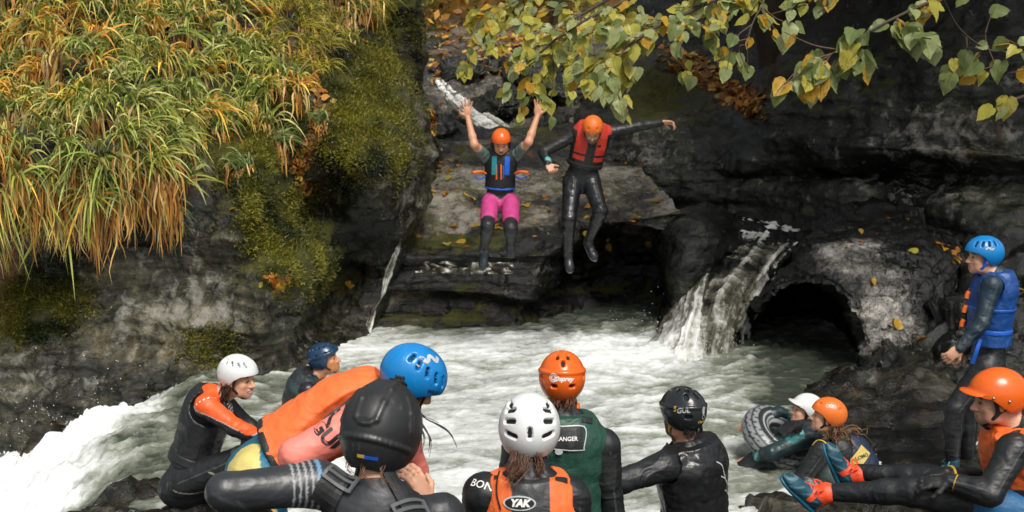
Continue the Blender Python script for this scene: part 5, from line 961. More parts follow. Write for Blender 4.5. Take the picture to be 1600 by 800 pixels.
p.head(P(1535, 402, D), (-.98, -.08, .05), (.05, 0, 1), SKIN, 1.0)
p.paint.append(lambda V, C: C.__setitem__((np.linalg.norm(V-lerp(en, wn, .85), axis=1) < .055) & (vnoise(V*60) > 0), (.06, .06, .065, .5)))
p.build(); p.vest(.04, VBLUE, .22, ((sn, en), (sf_, ef)), .078, .006, .08, .006); p.belt(.046, .36, .41, M_BLUEWEB, 'belt', p.vo); p.belt(.046, .62, .66, M_BLUEWEB, 'belt', p.vo)
V, F = tube_geo(bez([P(1532, 530, D-.22), P(1526, 548, D-.24), P(1519, 568, D-.22)], 6), .018, 6, .25, -Y_); mesh_np('loose_strap', V, F, p.vo, M_BLUEWEB)
for k in range(3): V, F = tube_geo([P(1514-4*k, 455+22*k, D-.08), P(1511-4*k, 460+22*k, D-.08), P(1510-4*k, 466+22*k, D-.08)], .016, 6); mesh_np('front_buckle', V, F, p.vo, M_ORWEB)
p.helmet(BLUE_H, 'skate', (.108, .138, .118), [(e*(36+24*i), 24+3*i, e*(36+24*i), 40+3*i, .0075) for e in (-1, 1) for i in range(5)]); p.strap(M_BLUEWEB, .010)
an_ = p.on(84, 18) if p.on(84, 18)[1] < p.hc[1] else p.on(-84, 18); p.decal(path_geo([(-.03, 0), (-.01, .010), (.01, -.004), (.03, .006)], .010), p.hb, an_, norm(an_-p.hc), Z_, M_SILVER, p.hv, .0025, 'emblem')
hd = lambda q: p.hc+p.hR@np.array(q); hair(p, 'hair', [[hd((.0, -.10, -.02)), hd((.0, -.12, -.07)), hd((.0, -.10, -.14))], [hd((.05, -.07, -.04)), hd((.05, -.09, -.1)), hd((.04, -.09, -.14))]], 16, .016, .005, (.03, .017, .011))
for x, y, d in ((1487, 725, D-.04), (1512, 723, D+.15)): shoe(p, P(x, y, d), (-1, -.12, -.12), Z_, rgb(.008, .055, .085, .5), (.45, .5, .5, .5), (.08, .3, .33, .6), 1.0, logo=1); p.root.location = p.root.location
# ---- seated man on the right
p = Person('man in orange peaked helmet and orange vest sitting with legs stretched out', P(1590, 800, 6.0), .0055)
D = 6.0; pel = P(1606, 790, D+.05); c7 = P(1596, 664, D+.02); p.torso(pel, c7, (0, -1, 0), (.1, -1, 0), -X_, BLACK, 1.05, 1.05, low=rgb(.01, .10, .24, .5))
sn, sf_ = P(1584, 702, D-.2), P(1594, 690, D+.22); en, ef = P(1546, 772, D-.30), P(1548, 752, D+.24); wn, wf = P(1484, 752, D-.20), P(1478, 738, D+.12)
p.arm(sn, en, wn, BLACK, r=(.078, .060, .056, .038)); p.arm(sf_, ef, wf, BLACK); p.hand(wn, (-1, .25, -.12), (0, .4, -.9), rgb(.012, .012, .013, .6), -1, .5, .1, 1.1); p.hand(wf, (-1, -.2, -.15), (0, -.3, -.9), rgb(.012, .012, .013, .6), 1, .5, .1, 1.1)
for w_, d_ in ((wn, norm(en-wn)), (wf, norm(ef-wf))): p.b.ell(w_+d_*.03, (.0435, .0065, .0435), rgb(.6, .36, .03, .5), frame(d_), .002)
SH = rgb(.01, .10, .24, .55)
for (hx, hy, hd_), (kx, ky, kd), (ax, ay, ad) in (((1592, 800, -.12), (1426, 768, -.10), (1292, 770, .08)), ((1592, 786, .14), (1450, 748, .22), (1340, 738, .40))):
    h_, k_, a_ = P(hx, hy, D+hd_), P(kx, ky, D+kd), P(ax, ay, D+ad); m = lerp(h_, k_, .38); p.b.cone(h_, m, .105, .098, SH, .04); p.b.cone(m, k_, .085, .07, BLACK, .01); p.b.cone(k_, lerp(k_, a_, .3), .068, .060, BLACK, .03); p.b.cone(lerp(k_, a_, .3), a_, .060, .042, BLACK, .03)
p.head(P(1553, 626, D), (-.99, -.05, -.03), (.02, 0, 1), SKIN, 1.02, beard=(.44, .23, .14, .6)); p.build()
p.vest(.07, rgb(.85, .14, .02, .55), .02, ((sn, en), (sf_, ef)), .085, .0055, .085, .010); p.belt(.078, .33, .43, M_BLACK, 'belt', p.vo)
p.helmet(ORANGE_H, 'half', (.116, .146, .130), (), .05, h=.003, cen=(0, -.02, .036), bumps=()); p.strap(M_BLACK, .011)
G = Geo()
for az, el0 in ((30, 8), (62, 3), (92, -4)):
    a_ = p.on(az, el0) if p.on(az, el0)[1] < p.hc[1] else p.on(-az, el0); V, F = tube_geo([a_-Y_*.002, a_-Y_*.006, a_-Y_*.008], [.007, .006, .001], 8); mesh_np('rivet', V, F, p.hv, M_METAL)
an_ = p.on(148, -6) if p.on(148, -6)[1] < p.hc[1] else p.on(-148, -6); p.decal(disk_geo(.026, .016), p.hb, an_, norm(an_-p.hc), Z_, M_WHITE, p.hv, .002, 'badge'); p.decal(text_geo('WW', .022, 0, .001), p.hb, an_, norm(an_-p.hc), Z_, M_BLUEWEB, p.hv, .004)
V, F = tube_geo([p.hc+p.hR@np.array([e_, .04, -.135]) for e_ in (-.03, 0, .03)], .014, 8, .5); mesh_np('chin_buckle', V, F, p.hv, M_GREYPOCK)
LC = rgb(.85, .08, .02, .5)
a_ = P(1292, 772, D+.08); shoe(p, a_+X_*-.03, (-.62, -.10, .62), (.62, -.25, .70), rgb(.006, .06, .095, .5), (.008, .10, .16, .5), LC, 1.15, logo=1, heel=LC); a_ = P(1340, 740, D+.40); shoe(p, a_-X_*.02, (-.42, -.05, .9), (.85, -.35, .35), rgb(.006, .06, .095, .5), (.008, .10, .16, .5), LC, 1.15, logo=1, heel=LC)
# ---- tyre tube
t = empty('tyre_tube', P(1215, 720, 8.8), 'grey inner tube printed like a tyre, floating beside the shallows', 'inner tube')
cT = P(1214, 684, 8.8); axT = norm((.42, -.45, .80)); a1 = norm(np.cross(axT, Y_)); a2 = np.cross(axT, a1); R0, r0 = .185, .100
th, ph = np.meshgrid(np.linspace(0, 2*math.pi, 97), np.linspace(0, 2*math.pi, 49), indexing='ij')
V = cT+(R0+r0*np.cos(ph))[..., None]*(np.cos(th)[..., None]*a1+np.sin(th)[..., None]*a2)+(r0*np.sin(ph))[..., None]*axT
tread = (np.cos(ph) > .18); l1 = (np.abs((th*36/6.283+1.2*np.sin(ph)) % 1-.5) < .09) | (np.abs((ph*6/3.14) % 1-.5) < .07)
C = np.where((tread & l1)[..., None], (.012, .013, .015, .4), (.24, .255, .265, .4)); ring = (np.abs(ph-1.75) < .07) | (np.abs(ph-2.05) < .05) | (np.abs(ph-2.45) < .12); side = (ph > 1.39) & (ph < 3.0); C = np.where(side[..., None], np.array([.03, .032, .035, .35]), C); C = np.where((ring & side)[..., None], np.array([.42, .44, .45, .4]), C)
mesh_np('tube', V.reshape(-1, 3), grid_faces(97, 49), t, M_BODY, C.reshape(-1, 4))
for k in range(15):
    aa = 1.1+.13*k+np.array([0, .09, .09, 0])+.02*(k % 2); pp = np.array([1.50, 1.50, 1.72, 1.72]); Vt = cT+(R0+(r0+.003)*np.cos(pp))[:, None]*(np.cos(aa)[:, None]*a1+np.sin(aa)[:, None]*a2)+((r0+.003)*np.sin(pp))[:, None]*axT; mesh_np('sidewall_block', Vt, [(0, 1, 2, 3)], t, M_SILVER, smooth=False)
V, F = tube_geo([cT+axT*.05+.13*(math.cos(a)*a1+math.sin(a)*a2) for a in np.linspace(0, 6.283, 40)], .02, 8); mesh_np('valve_ring', V, F, t, M_BLACK)
# ================================================================== plants
def hit(x, y, names=('cliff', 'rock_ledge', 'boulder', 'riverbed')):
    """the nearest built rock point seen at this photo pixel"""
    best = None
    for nme in names:
        for X, Y, W, N in PATCH.get(nme, []):
            d = (X-x)**2+(Y-y)**2; m = d < 14**2
            if not m.any(): continue
            i = np.where(m)[0]; fr_ = ((CAM-W[i])*N[i]).sum(1) > 0.02; i = i[fr_] if fr_.any() else i; j = i[np.argmin(d[i]+(W[i, 1]*6)**2*.05)]
            if best is None or W[j, 1] < best[0][1]: best = (W[j], N[j])
    return best
def leaf_mat(name, a, b, trans=.45, rough=.36):
    m, n, bs = new_mat(name); tc = nd(n, 'ShaderNodeTexCoord').outputs['Object']; L = n.links; inf = nd(n, 'ShaderNodeObjectInfo')
    t = noise_n(n, 30, 4, .6, tc); sp = nd(n, 'ShaderNodeSeparateXYZ'); L.new(tc, sp.inputs[0])
    k = math_n(n, 'ADD', math_n(n, 'MULTIPLY', t.outputs[0], .5), math_n(n, 'MULTIPLY', inf.outputs['Random'], .55)); c = mixc(n, k, a, b)
    # veins: midrib and side veins slanting off it
    ax_ = math_n(n, 'ABSOLUTE', sp.outputs[0]); v = math_n(n, 'ABSOLUTE', math_n(n, 'SUBTRACT', math_n(n, 'FRACT', math_n(n, 'MULTIPLY', math_n(n, 'SUBTRACT', sp.outputs[1], math_n(n, 'MULTIPLY', ax_, .9)), 9)), .5))
    vein = ramp(n, v, [(.0, (1,)*3), (.10, (0,)*3)]).outputs[0]; mid_ = ramp(n, ax_, [(.0, (1,)*3), (.03, (0,)*3)]).outputs[0]; vm = mixc(n, 1.0, vein, mid_, 'LIGHTEN')
    c = mixc(n, math_n(n, 'MULTIPLY', vm, .35), c, tuple(min(1, x*1.7+.03) for x in a)); sp_ = noise_n(n, 7, 5, .7, tc, .5); c = mixc(n, ramp(n, math_n(n, 'ADD', sp_.outputs[0], math_n(n, 'MULTIPLY', inf.outputs['Random'], .08)), [(.60, (0,)*3), (.70, (.85,)*3)]).outputs[0], c, (.16, .075, .02)); L.new(c, bs.inputs['Base Color']); bs.inputs['Roughness'].default_value = rough
    bump(n, bs, vm, .5, .02)
    tr_ = nd(n, 'ShaderNodeBsdfTranslucent'); L.new(c, tr_.inputs[0]); mx = nd(n, 'ShaderNodeMixShader'); mx.inputs[0].default_value = trans; L.new(bs.outputs[0], mx.inputs[1]); L.new(tr_.outputs[0], mx.inputs[2]); L.new(mx.outputs[0], n.nodes['Material Output'].inputs[0]); return m
LM = {'green': leaf_mat('leaf_green', (.12, .17, .05), (.26, .32, .10)), 'pale': leaf_mat('leaf_pale_green', (.27, .33, .13), (.46, .50, .22)), 'lime': leaf_mat('leaf_yellow_green', (.38, .38, .06), (.58, .50, .08)), 'yellow': leaf_mat('leaf_yellow', (.50, .28, .02), (.66, .42, .05)),
      'orange': leaf_mat('leaf_orange', (.42, .13, .015), (.60, .26, .03)), 'brown': leaf_mat('leaf_brown', (.13, .05, .014), (.30, .12, .025))}
def leaf_shape(seed):
    """heart-shaped lime leaf of length 1, stalk end at the origin, blade along +Y"""
    g = np.random.default_rng(seed); ys_ = np.array([-.07, .0, .10, .22, .36, .5, .64, .77, .88, .96, 1.06]); wd = np.array([.16, .30, .40, .45, .44, .40, .33, .24, .15, .07, .0]); V = []; F = []
    cup, bend = g.uniform(-.05, .30), g.uniform(-.45, .25); asp = g.uniform(.82, 1.12); wd = wd*asp; tw_ = g.normal()*.12
    for i, (y, w) in enumerate(zip(ys_, wd)):
        for j, s_ in enumerate((-1, -.55, 0, .55, 1)):
            ww = w*(1+.10*(i % 2)*(abs(s_) == 1)+g.normal()*.03); yy = y if (i or s_) else .02
            V.append((s_*ww, yy+(.03*abs(s_) if i > 2 else 0), cup*abs(s_)*w*1.6+bend*y*y+tw_*s_*w*y+.03*math.sin(9*y+3*s_+seed)+g.normal()*.010))
    for i in range(len(ys_)-1):
        for j in range(4): a = i*5+j; F.append((a, a+1, a+6, a+5))
    me = bpy.data.meshes.new('leaf'); me.from_pydata(V, [], F); me.shade_smooth(); return me
LEAF = {}
for k_, mt in LM.items():
    LEAF[k_] = []
    for s_ in range(7): me = leaf_shape(s_+11); me.materials.append(mt); LEAF[k_].append(me)
M_BARK = plain('bark', (.05, .036, .022), .8, 25, .7); M_TWIG = plain('twig_bark', (.10, .05, .028), .7, 40, .4)
g = np.random.default_rng(21)
def orient(tip, nrm_):
    y = norm(tip); z = norm(np.asarray(nrm_)-y*np.dot(nrm_, y)); x = np.cross(y, z); return np.stack([x, y, z], 1)
def put_leaf(parent, pos, tip, nrm_, size, kind, base):
    o = bpy.data.objects.new('leaf', LEAF[kind][g.integers(7)]); COL.objects.link(o); R = orient(tip, nrm_)*size; M = np.eye(4); M[:3, :3] = R; M[:3, 3] = pos
    if parent is not None: o.parent = parent; o.matrix_parent_inverse = Matrix.Translation(base).inverted()
    o.matrix_basis = Matrix(M.tolist()); return o
def branch(label, main, n, size, mix, spread=.22, twigs=7, rad=.012, extra=()):
    p0 = P(*main[0]); pts = bez([p0+np.array([2.6, 1.2, 2.2]), p0+np.array([1.1, .4, .8])]+[P(*q) for q in main], 8); cut_ = 16; root = empty('tree_branch', Vector(pts[cut_]), label, 'branch', 'overhanging leafy branches'); base = root.location
    V, F = tube_geo(pts, np.linspace(rad*1.6, rad*.3, len(pts)), 7); mesh_np('stem', V, F, root, M_BARK); pts = pts[cut_:]; lines = [pts]
    for k in range(twigs):
        i = int(len(pts)*(.15+.8*k/max(1, twigs))); a = pts[min(i, len(pts)-2)]; d = norm(pts[min(i+1, len(pts)-1)]-pts[max(i-1, 0)]); s_ = norm(g.normal(size=3)*np.array([1, .7, .8])+d*.9-Z_*.25); L_ = spread*g.uniform(.7, 1.6)
        tw = bez([a, a+s_*L_*.5+g.normal(size=3)*.02, a+s_*L_-Z_*.25*L_], 6); V, F = tube_geo(tw, np.linspace(.004, .0018, len(tw)), 5); mesh_np('twig', V, F, root, M_TWIG); lines.append(tw)
    for q in extra:
        tw = bez([P(*c) for c in q], 7); V, F = tube_geo(tw, np.linspace(.004, .0016, len(tw)), 5); mesh_np('twig', V, F, root, M_TWIG); lines.append(tw)
    ks = list(mix); w = np.array([mix[k] for k in ks], float); w /= w.sum()
    wl_ = np.array([len(l) for l in lines], float); wl_[0] *= .55
    wl_ /= wl_.sum()
    for _ in range(n):
        l = lines[g.choice(len(lines), p=wl_)]; t = g.uniform(.12, 1)**.8; i = int(t*(len(l)-1)); a = l[i]; d = norm(l[min(i+1, len(l)-1)]-l[max(i-1, 0)])
        tip = norm(d*.8-Z_*g.uniform(.3, 1.0)+g.normal(size=3)*np.array([.55, .4, .3])); nr = norm(np.array([g.normal()*.5, -.75, .75+g.normal()*.4])); off = norm(g.normal(size=3))*size*g.uniform(.15, .5)
        put_leaf(root, a+off, tip, nr, size*g.uniform(.65, 1.15), ks[g.choice(len(ks), p=w)], base)
    return root
MIX1 = {'green': 2.2, 'pale': 4.5, 'lime': 4, 'yellow': 1.8}; MIX2 = {'green': 2, 'pale': 3, 'lime': 5.5, 'yellow': 2}
branch('dense branch of pale green and yellow leaves reaching down above the leaping man', [(1180, -40, 6.9), (1090, 12, 6.6), (1020, 45, 6.3), (968, 88, 6.1), (935, 150, 6.0)], 190, .078, MIX1, .24, 12, extra=[[(1020, 45, 6.3), (960, 40, 6.4), (905, 60, 6.5)], [(990, 70, 6.2), (940, 85, 6.2), (900, 118, 6.2)], [(1060, 25, 6.5), (1090, 40, 6.5), (1120, 35, 6.5)]])
branch('yellow green leafy branch further back, spreading over the upper stream', [(1010, -40, 9.2), (930, 10, 8.8), (868, 48, 8.5), (812, 96, 8.3)], 230, .078, MIX2, .36, 14, extra=[[(930, 10, 8.8), (850, 12, 8.8), (782, 40, 8.8)], [(880, 40, 8.5), (860, 90, 8.4), (848, 122, 8.4)], [(900, 20, 8.6), (920, 60, 8.5), (905, 100, 8.5)]])
branch('thin branch of large wet green leaves hanging in front of the dark cliff', [(1600, -50, 5.2), (1480, -8, 5.05), (1390, 32, 4.9), (1310, 78, 4.8), (1225, 132, 4.7)], 84, .082, {'green': 4, 'pale': 4, 'lime': 1.2, 'yellow': 1.6}, .12, 5, .008, extra=[[(1400, 30, 4.9), (1430, 50, 4.9), (1460, 80, 4.9)], [(1310, 78, 4.8), (1270, 70, 4.8), (1225, 50, 4.8)], [(1320, 60, 4.8), (1345, 95, 4.8), (1352, 118, 4.8)], [(1305, 82, 4.8), (1258, 100, 4.75), (1215, 142, 4.7)], [(1290, 88, 4.8), (1268, 128, 4.75), (1252, 152, 4.7)], [(1335, 62, 4.8), (1300, 104, 4.8), (1286, 132, 4.75)]])
branch('bare twiggy branch with a few round green leaves against the dark cliff', [(1680, 90, 5.6), (1600, 82, 5.5), (1545, 78, 5.4), (1500, 45, 5.35), (1475, 0, 5.3)], 22, .078, {'green': 5, 'pale': 2, 'lime': 3, 'yellow': 1}, .1, 2, .006, extra=[[(1510, 55, 5.4), (1508, 90, 5.4), (1480, 122, 5.4), (1465, 126, 5.4)], [(1545, 78, 5.4), (1552, 100, 5.4), (1535, 108, 5.4), (1525, 104, 5.4)], [(1545, 78, 5.4), (1540, 50, 5.4), (1555, 10, 5.4)], [(1590, 82, 5.45), (1588, 70, 5.4), (1570, 60, 5.4)]])
branch('twig ending in two yellow green leaves beside the dark wall', [(1690, 120, 5.4), (1640, 140, 5.4), (1595, 150, 5.4), (1560, 165, 5.4)], 4, .085, {'lime': 4, 'pale': 1}, .05, 0, .004, extra=[[(1600, 150, 5.4), (1575, 160, 5.4), (1556, 166, 5.4)]])
branch('short hanging branch with yellow and green leaves over the leaf littered slope', [(1230, -40, 6.4), (1190, 10, 6.3), (1170, 55, 6.2), (1168, 105, 6.2)], 26, .075, {'lime': 3, 'yellow': 3, 'green': 3, 'pale': 2}, .16, 4, .006, extra=[[(1190, 10, 6.3), (1215, 30, 6.3), (1250, 40, 6.3)], [(1170, 60, 6.2), (1140, 70, 6.2), (1118, 95, 6.2)]])
branch('leafy branch with yellow leaves at the top over the far stream', [(900, -50, 13), (830, -10, 12.6), (775, 20, 12.4), (735, 66, 12.2)], 170, .11, {'lime': 4, 'yellow': 3, 'green': 2, 'pale': 1}, .5, 9, .012)
branch('green and yellow leafy spray above the raised hand of the leaping girl', [(1060, -40, 7.4), (980, 0, 7.3), (900, 40, 7.2), (842, 84, 7.1), (812, 128, 7.1)], 150, .074, MIX2, .28, 11, extra=[[(900, 40, 7.2), (905, 80, 7.1), (888, 118, 7.1)], [(960, 10, 7.3), (990, 30, 7.3), (1040, 34, 7.3)]])
branch('short leafy branch with mostly yellow green leaves along the upper rim', [(1240, -50, 7.6), (1160, -10, 7.4), (1090, 14, 7.2), (1040, 44, 7.1)], 90, .076, MIX2, .22, 6)
branch('leafy twigs with round green leaves hanging from the rim before the brown trunk', [(1420, -60, 5.8), (1340, -20, 5.6), (1270, 4, 5.5), (1205, 22, 5.4)], 30, .075, {'green': 4, 'pale': 3, 'lime': 1, 'yellow': 2}, .14, 5, .006)
# ---- unseen overhead tree on the right bank, added to shade the right cliff
def leaf_cloud(name, centers, radii, n, size, cols, mat, parent=None, flat=1.0, seed=3):
    q = np.random.default_rng(seed); k = q.integers(len(centers), size=n); d = q.normal(size=(n, 3)); d /= np.linalg.norm(d, axis=1)[:, None]; c = np.asarray(centers)[k]+d*(np.asarray(radii)[k]*q.uniform(.55, 1.05, n)**.6)[:, None]*np.array([1, 1, flat])
    a = q.normal(size=(n, 3)); a /= np.linalg.norm(a, axis=1)[:, None]; b = np.cross(a, q.normal(size=(n, 3))); b /= np.linalg.norm(b, axis=1)[:, None]; s_ = (size*q.uniform(.6, 1.3, n))[:, None]
    V = np.stack([c-a*s_, c-b*s_*.55+a*s_*.1, c+a*s_, c+b*s_*.55+a*s_*.1], 1).reshape(-1, 3); C = np.asarray(cols)[q.integers(len(cols), size=n)]*q.uniform(.6, 1.3, (n, 1)); C = np.repeat(np.concatenate([C, np.full((n, 1), .6)], 1), 4, 0)
    return mesh_np(name, V, np.arange(4*n).reshape(-1, 4), parent, mat, C, smooth=False)
def fol_mat(name, trans=.3):
    m, n, b = new_mat(name); a = attr(n, 'Col'); n.links.new(a.outputs['Color'], b.inputs['Base Color']); b.inputs['Roughness'].default_value = .55
    t = nd(n, 'ShaderNodeBsdfTranslucent'); n.links.new(a.outputs['Color'], t.inputs[0]); x = nd(n, 'ShaderNodeMixShader'); x.inputs[0].default_value = trans; n.links.new(b.outputs[0], x.inputs[1]); n.links.new(t.outputs[0], x.inputs[2]); n.links.new(x.outputs[0], n.nodes['Material Output'].inputs[0]); return m
M_FOL = fol_mat('foliage'); M_GRASS = fol_mat('grass_blade', .25)
t = empty('tree', (6.3, 13.2, 3.5), 'unseen lime tree added over the right bank to shade the right cliff', 'tree')
V, F = tube_geo(bez([(7.2, 13.4, 2.5), (6.9, 13.0, 4.5), (6.3, 12.2, 6.2), (5.5, 11.5, 7.4)], 8), (.28, .10), 10); mesh_np('trunk', V, F, t, M_BARK)
cc = [(2.8+6.5*g.random(), 9+8*g.random(), 5.6+2.6*g.random()) for _ in range(60)]; leaf_cloud('crown', cc, [.9]*60, 26000, .085, [(.08, .11, .03), (.15, .17, .04), (.25, .2, .03)], M_FOL, t)  # crown stays out of view, placed between the sun and the right cliff
# ---- trunk standing behind the branches, far slope wood
t = empty('tree', Vector(P(1215, 130, 18.8)), 'brown mossy tree trunk rising behind the hanging leaves on the leaf littered slope', 'tree')
V, F = tube_geo(bez([P(1222, 150, 18.7), P(1212, 80, 18.6), P(1196, 0, 18.5), P(1180, -160, 18.5)], 8), (.30, .22), 12); V = V+.03*fbm(V*4, 3)[:, None]*np.array([1, -1, 0]); mesh_np('trunk', V, F, t, M_BARK)
cc = [(P(1180, -240, 18)+g.normal(size=3)*np.array([2, 2, .8])) for _ in range(14)]; leaf_cloud('crown', cc, [.9]*14, 5000, .11, [(.12, .13, .03), (.3, .2, .03)], M_FOL, t)
q_ = np.random.default_rng(8); cc = []
for _ in range(420): x = q_.uniform(-16, 16); y = q_.uniform(31, 50); cc.append((x, y, 2.2+.42*(y-30)+q_.uniform(.2, 4.5)))
o = leaf_cloud('wood', cc, q_.uniform(.5, 1.2, 420), 70000, .13, [(.16, .18, .03), (.30, .25, .03), (.5, .30, .03), (.42, .17, .02), (.14, .08, .02)], M_FOL); tag(o, 'golden autumn wood closing the valley upstream', 'wood', kind='stuff')
for k in range(9):
    x, y = (-3.2+q_.uniform(-1.5, 5)), q_.uniform(31, 40); z0 = 2.0+.42*(y-30); t = empty('tree', (x, y, z0), 'slim dark tree trunk in the far autumn wood', 'tree', 'slim trunks in the far wood')
    V, F = tube_geo(bez([(x, y, z0-.5), (x+q_.normal()*.2, y, z0+3), (x+q_.normal()*.5, y, z0+8)], 6), (.16, .08), 8); mesh_np('trunk', V, F, t, M_BARK)
# ---- grass and hanging dead straw on the left cliff
def blades(G, base, nrm_, n, L0, L1, w, cols, hang, q, out=.5):
    for _ in range(n):
        L_ = q.uniform(L0, L1); side = norm(q.normal(size=3)); m = 7; s_ = np.linspace(0, 1, m)[:, None]
        if hang: d = norm(nrm_*.35*q.uniform(.3, 1)+side*.28+np.array([0, -.15, 0])); pts = base+q.normal(size=3)*np.array([.06, .04, .05])+d*L_*(.18*np.sin(np.minimum(s_*3, 1.57)))-Z_*L_*s_**1.15+side*L_*.13*s_*np.sin(s_*5+q.uniform(0, 6))
        else:
            d = norm(nrm_*out+side*.75+Z_*.75); pts = base+q.normal(size=3)*.03+d*L_*s_-Z_*L_*q.uniform(.35, 1.0)*s_**2.2
        T = np.gradient(pts, axis=0); T /= np.linalg.norm(T, axis=1)[:, None]; B_ = np.cross(T, norm(q.normal(size=3)*.6+np.array([0, -1, .2]))); B_ /= np.linalg.norm(B_, axis=1)[:, None]+1e-9
        ww = w*q.uniform(.6, 1.3)*np.interp(s_[:, 0], [0, .15, .6, 1], [.55, 1, .8, .06])[:, None]; V = np.concatenate([pts-B_*ww/2, pts+B_*ww/2]); F = np.array([(i, i+1, m+i+1, m+i) for i in range(m-1)])
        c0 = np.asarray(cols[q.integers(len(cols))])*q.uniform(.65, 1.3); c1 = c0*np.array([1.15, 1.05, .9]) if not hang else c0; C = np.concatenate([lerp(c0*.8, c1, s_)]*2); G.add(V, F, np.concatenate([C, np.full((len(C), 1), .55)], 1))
GREENS = [(.12, .19, .04), (.18, .25, .07), (.30, .36, .16), (.24, .25, .03), (.36, .34, .04), (.07, .10, .02)]; STRAW = [(.72, .40, .09), (.52, .24, .04), (.80, .54, .20), (.26, .10, .02), (.48, .22, .035)]; GOLD = [(.52, .34, .04), (.44, .35, .04), (.30, .28, .04), (.56, .28, .035), (.12, .10, .015)]
def in_grass(x, y):
    edge = np.interp(x, [0, 90, 190, 260, 330, 400, 470, 540, 600], [300, 295, 280, 250, 225, 185, 150, 100, -20]); return y < edge
q_ = np.random.default_rng(31); G = Geo()
def jit(c, k=3): return [tuple(np.clip(np.asarray(c)*q_.uniform(.6, 1.35)*np.array([q_.uniform(.85, 1.15), 1, q_.uniform(.7, 1.3)]), 0, .9)) for _ in range(k)]
for _ in range(640):
    x, y = q_.uniform(-60, 590), q_.uniform(-70, 330)
    if not in_grass(x, y+q_.normal()*14): continue
    h_ = hit(x, y, ('cliff',))
    if h_ is None or h_[0][1] > 15.4: continue
    nx_ = float(vnoise(np.array([[x*.016, y*.02, 3.]]))[0]); bs_ = h_[0]+norm(h_[1]+np.array([0, -.6, 0]))*max(0, .12+.22*nx_+q_.normal()*.05); gold = .22+.9*float(blob(30, 80, 110, 150)(x, y))+.5*float(blob(250, 10, 90, 50)(x, y))+.5*float(blob(470, 70, 110, 70)(x, y))
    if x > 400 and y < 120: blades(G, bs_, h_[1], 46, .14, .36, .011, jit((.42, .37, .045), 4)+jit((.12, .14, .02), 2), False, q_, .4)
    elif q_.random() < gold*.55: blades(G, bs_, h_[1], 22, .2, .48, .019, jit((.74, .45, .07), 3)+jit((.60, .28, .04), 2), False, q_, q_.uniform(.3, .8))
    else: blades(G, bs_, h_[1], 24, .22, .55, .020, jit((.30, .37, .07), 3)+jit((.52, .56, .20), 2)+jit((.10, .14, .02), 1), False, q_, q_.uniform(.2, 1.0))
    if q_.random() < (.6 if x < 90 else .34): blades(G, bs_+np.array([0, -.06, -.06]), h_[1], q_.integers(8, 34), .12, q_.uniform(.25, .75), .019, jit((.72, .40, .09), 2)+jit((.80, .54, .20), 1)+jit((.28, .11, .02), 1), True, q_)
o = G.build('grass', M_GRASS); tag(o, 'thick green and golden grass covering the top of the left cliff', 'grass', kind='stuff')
TUFTS = [(90, 290, .55, 'long straw coloured grass tuft hanging at the left end of the cliff'), (150, 296, .58, 'thick brown straw curtain hanging over the rusty rock face'), (60, 275, .45, 'tawny hanging grass tuft beside the rust stained rock'), (228, 275, .48, 'narrow bleached straw tuft hanging alone below the grass'), (260, 320, .35, 'small hanging tuft with green blades, lowest on the cliff'), (190, 300, .42, 'short ragged straw tuft between two longer tufts'), (375, 255, .26, 'small straw tuft beside the mossy ridge'), (300, 260, .3, 'green tuft spilling over the dark rock'), (505, 195, .22, 'green tuft growing beside the strip of fallen leaves'), (440, 215, .2, 'small green tuft on the mossy ridge'), (565, 20, .25, 'long bladed green tuft on the mossy crest'), (345, 200, .3, 'fresh green tuft under the golden grass'), (120, 250, .4, 'fresh green tuft above the brown straw curtain'), (210, 255, .4, 'bright green tuft above the bleached straw tuft')]
for x, y, L_, lb in TUFTS:
    h_ = hit(x, y, ('cliff',)); root = empty('grass_tuft', Vector(h_[0]), lb, 'grass tuft', 'grass tufts on the left cliff')
    for i in range(3 if L_ > .45 else 1):
        G = Geo(); bs_ = h_[0]+np.array([q_.normal()*.10*(i > 0), -.05, q_.normal()*.05*(i > 0)])
        blades(G, bs_, h_[1], int(44), L_*.6, L_*1.15, .017, STRAW, True, q_); ob = G.build('dead_blades', M_GRASS, root)
    G = Geo(); blades(G, h_[0]+np.array([0, -.06, .04]), h_[1], 34, .2, .42, .016, GREENS[:3], False, q_, .8); G.build('green_blades', M_GRASS, root)
# ---- fallen leaves
def lay(x, y, size, kind, label, group, names=('cliff', 'rock_ledge', 'boulder', 'riverbed')):
    h_ = hit(x, y, names)
    if h_ is None: return
    p_, n_ = h_; n_ = norm(n_+g.normal(size=3)*.18); tp = norm(np.cross(n_, norm(g.normal(size=3)))); o = put_leaf(None, p_+n_*(.012), tp, n_, size, kind, None); o.name = 'fallen_leaf'; tag(o, ('large ' if size > .085 else '')+{'lime': 'yellow green'}.get(kind, kind)+' '+label, 'leaf', group)
def kd(w=(4, 3, 1.5, 1)): return ('yellow', 'orange', 'lime', 'brown')[g.choice(4, p=np.array(w)/sum(w))]
for x, y, s_ in [(1282, 448, .08), (1292, 459, .07), (1328, 483, .07), (1408, 511, .12), (1424, 517, .09), (1363, 435, .07), (1302, 391, .06), (1260, 425, .05), (1320, 399, .04), (1345, 392, .06), (1346, 370, .06), (1388, 347, .06), (1418, 349, .05), (1312, 356, .06), (1374, 365, .04)]: lay(x, y, s_, kd((6, 2, 1, .3)), 'leaf lying on the pale boulder over the cave', 'fallen leaves on the pale boulder', ('boulder',))
